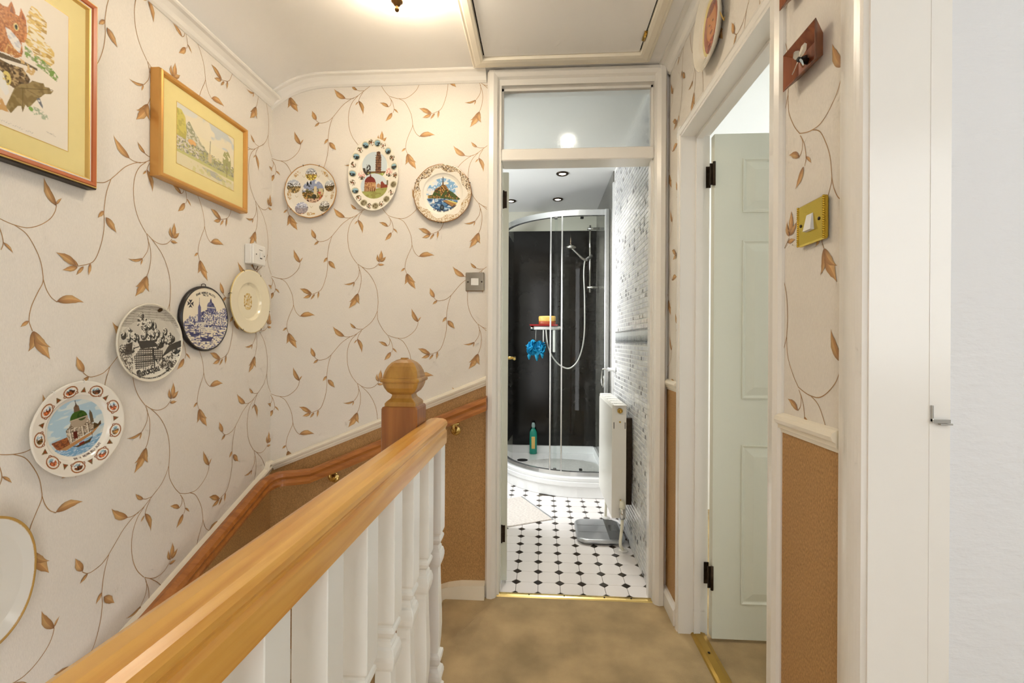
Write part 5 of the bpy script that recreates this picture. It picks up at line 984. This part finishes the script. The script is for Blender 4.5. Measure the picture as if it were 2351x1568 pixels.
mb = MB(); mb.lathe([(0, 0), (.030, 0), (.034, .006), (.034, .17), (.032, .20), (.020, .225), (.013, .235), (.013, .245), (0, .245)], 24, sy=.6); mb.build('body', 'bottle_green', t)
mb = MB(); mb.lathe([(0, .243), (.016, .243), (.017, .262), (.013, .285), (0, .288)], 20); mb.build('cap', 'bottle_clear', t)
mb = MB(); mb.loft([[(-.016, -.0205, .05), (.016, -.0205, .05), (.016, -.0205, .16), (-.016, -.0205, .16)], [(-.014, -.0222, .052), (.014, -.0222, .052), (.014, -.0222, .158), (-.014, -.0222, .158)]]); mb.build('label_sticker', 'gilt', t)

# ------------------------------------------------------------------ radiator
t = thing('radiator', 'white panel radiator with slotted top on the mosaic wall', 'radiator', (.43, 2.85, .19))
RX0, RX1, RY0_, RY1_, RZ0, RZ1 = .388, .464, 2.555, 3.110, .205, .818
mb = MB(); mb.prism([(RX0, RZ0), (RX0 + .012, RZ0 - .006), (RX0 + .012, RZ1), (RX0 + .006, RZ1 - .002), (RX0, RZ1 - .018)], 1, RY0_, RY1_); tp(mb.build('front_panel', 'radiator_white'), t)
mb = MB(); mb.box(RX1 - .012, RX1, RY0_, RY1_, RZ0, RZ1 - .01); tp(mb.build('rear_panel', 'radiator_white'), t)
for y in (RY0_, RY1_ - .006):
    mb = MB(); mb.box(RX0 + .002, RX1 + .0005, y - .003, y + .005, RZ0 - .003, RZ1 + .001); tp(mb.build('end_panel', 'radiator_white'), t)
ns = 9
for k in range(6):
    y = RY0_ + .012 + (RY1_ - RY0_ - .024) * k / 5; mb = MB(); mb.box(RX0 + .008, RX1, y - .036, y + .036, RZ1, RZ1 + .002) if k not in () else None; tp(mb.build('grille_bar', 'radiator_white'), t)
for k in range(8):
    x = RX0 + .010 + (RX1 - RX0 - .012) * k / 7; mb = MB(); mb.box(x - .0022, x + .0022, RY0_ + .002, RY1_ - .002, RZ1 + .0002, RZ1 + .0022); tp(mb.build('grille_rib', 'radiator_white'), t)
for x in (RX0 + .010, RX1 - .006):
    mb = MB(); mb.box(x - .0018, x + .0018, RY0_ - .0038, RY0_ - .001, .690, .725); tp(mb.build('side_slot', 'black'), t)
mb = MB(); mb.lathe([(.0, .0), (.0145, 0), (.0145, .006), (.011, .010), (.009, .010), (.0085, .005), (.0, .005)], 24, (.430, RY0_ - .003, .788), 'y'); tp(mb.build('blanking_plug', 'brass_satin'), t)
for x, z in ((.430, .727), (.436, .300)):
    mb = MB(); mb.lathe([(.005, 0), (.005, .004), (0, .005)], 12, (x, RY0_ - .003, z), 'y'); tp(mb.build('screw', 'brass_satin'), t)
mb = MB(); mb.lathe([(.015, 0), (.015, .020), (.012, .04), (.010, .042), (.0, .043)], 16, (.442, RY0_ - .022, .262)); tp(mb.build('valve_cap', 'cream_plastic'), t)
mb = MB(); mb.tube([(.438, RY0_, .25), (.440, RY0_ - .022, .25)], .011, 12); mb.tube([(.441, RY0_ - .022, .262), (.443, RY0_ - .022, .205)], .0135, 12); tp(mb.build('valve_body', 'chrome'), t)
mb = MB(); mb.tube(smooth_path([(.443, RY0_ - .022, .21), (.440, RY0_ - .02, .15), (.434, RY0_ - .015, .08), (.440, RY0_ + .01, .045), (.462, RY0_ + .05, .004)], 6), .0085, 10); tp(mb.build('pipe', 'cream_plastic'), t)
mb = MB(); mb.tube([(.430, 3.06, .21), (.430, 3.085, .004)], .0085, 10); tp(mb.build('pipe', 'cream_plastic'), t)
for x, y in ((.462, 2.608), (.430, 3.085)):
    mb = MB(); mb.lathe([(.0, .001), (.026, .001), (.026, .004), (.018, .010), (.009, .012), (0, .012)], 24, (x, y, 0)); tp(mb.build('pipe_collar', 'plastic_white'), t)
for y in (2.60, 3.02):
    mb = MB(); mb.box(RX1, BX1 - .007, y, y + .025, .26, .74); tp(mb.build('wall_bracket', 'dark_metal'), t)
mb = MB(); mb.box(RX0 + .013, RX1 - .013, RY0_ + .006, RY1_ - .006, RZ0 + .01, RZ1 - .02); tp(mb.build('shaded_core', 'black'), t)  # black block painted in for the shade between the panels
# bathroom scale
t = thing('bathroom_scale', 'silver bathroom scale with dark display panel under the radiator', 'bathroom scale', (.352, 2.82, 0))
def rrect(hx, hy, r, z, n=7):
    out = []
    for sx, sy, a0 in ((1, -1, -90), (1, 1, 0), (-1, 1, 90), (-1, -1, 180)):
        for k in range(n): a = math.radians(a0 + 90 * k / (n - 1)); out.append((sx * (hx - r) + r * math.cos(a), sy * (hy - r) + r * math.sin(a), z))
    return out
mb = MB(); mb.loft([rrect(.128, .152, .055, .006), rrect(.136, .160, .06, .012), rrect(.140, .164, .062, .022), rrect(.136, .160, .06, .031), rrect(.126, .150, .052, .034)], True, True, True); mb.build('body', 'scale_silver', t)
mb = MB(); mb.loft([[(.045, -.148, .034), (.098, -.146, .034), (.124, -.110, .034), (.124, .110, .034), (.098, .146, .034), (.045, .148, .034)], [(.045, -.148, .0352), (.098, -.146, .0352), (.124, -.110, .0352), (.124, .110, .0352), (.098, .146, .0352), (.045, .148, .0352)]]); mb.build('control_panel', 'scale_dark', t)
mb = MB(); mb.box(.064, .110, -.03, .06, .0352, .0358); mb.build('display', 'scale_display', t)
for y in (-.05, .05):
    mb = MB(); mb.box(-.125, .044, y - .0012, y + .0012, .0338, .0343); mb.build('groove', 'scale_dark', t)
for sx in (-1, 1):
    for sy in (-1, 1):
        mb = MB(); mb.lathe([(.014, 0), (.014, .008), (0, .008)], 14, (sx * .09, sy * .12, 0)); mb.build('foot', 'black', t)
# bath mat
o_ = bpy.data.objects.new('bath_mat', None); col.objects.link(o_); ang = math.atan2(3.499 - 3.031, -.125 - .083)
o_.location = (.083, 3.031, 0.0005); o_.rotation_euler = (0, 0, ang - math.pi / 2 + math.radians(4)); tag(o_, 'white and grey woven bath mat lying askew before the shower', 'bath mat')
mb = MB(); mb.bbox(-.75, -.004, .0, .47, 0, .008, .003); mb.build('mat_body', 'bath_mat_weave', o_)
mb = MB(); mb.bbox(-.012, .002, -.002, .472, 0, .009, .002); mb.build('edge_binding', 'scale_silver', o_)
# robe hook with towel ring
t = thing('towel_ring', 'chrome towel ring on a white mount at the mosaic wall edge', 'towel ring', (BX1 - .007, 3.20, .975))
mb = MB(); mb.lathe([(0, 0), (.022, 0), (.022, -.006), (.014, -.012), (.012, -.04), (.016, -.05), (0, -.052)], 18, (0, 0, 0), 'x'); mb.build('mount', 'bath_white', t)
mb = MB(); mb.tube([(-.048, 0, 0), (-.085, 0, 0.004)], .006, 10); mb.tube([(-.085 + .0 , .06 * math.sin(a), -.062 + .062 * math.cos(a)) for a in np.linspace(0, 1.62 * math.pi, 28)], .0035, 8); mb.build('ring', 'chrome', t)
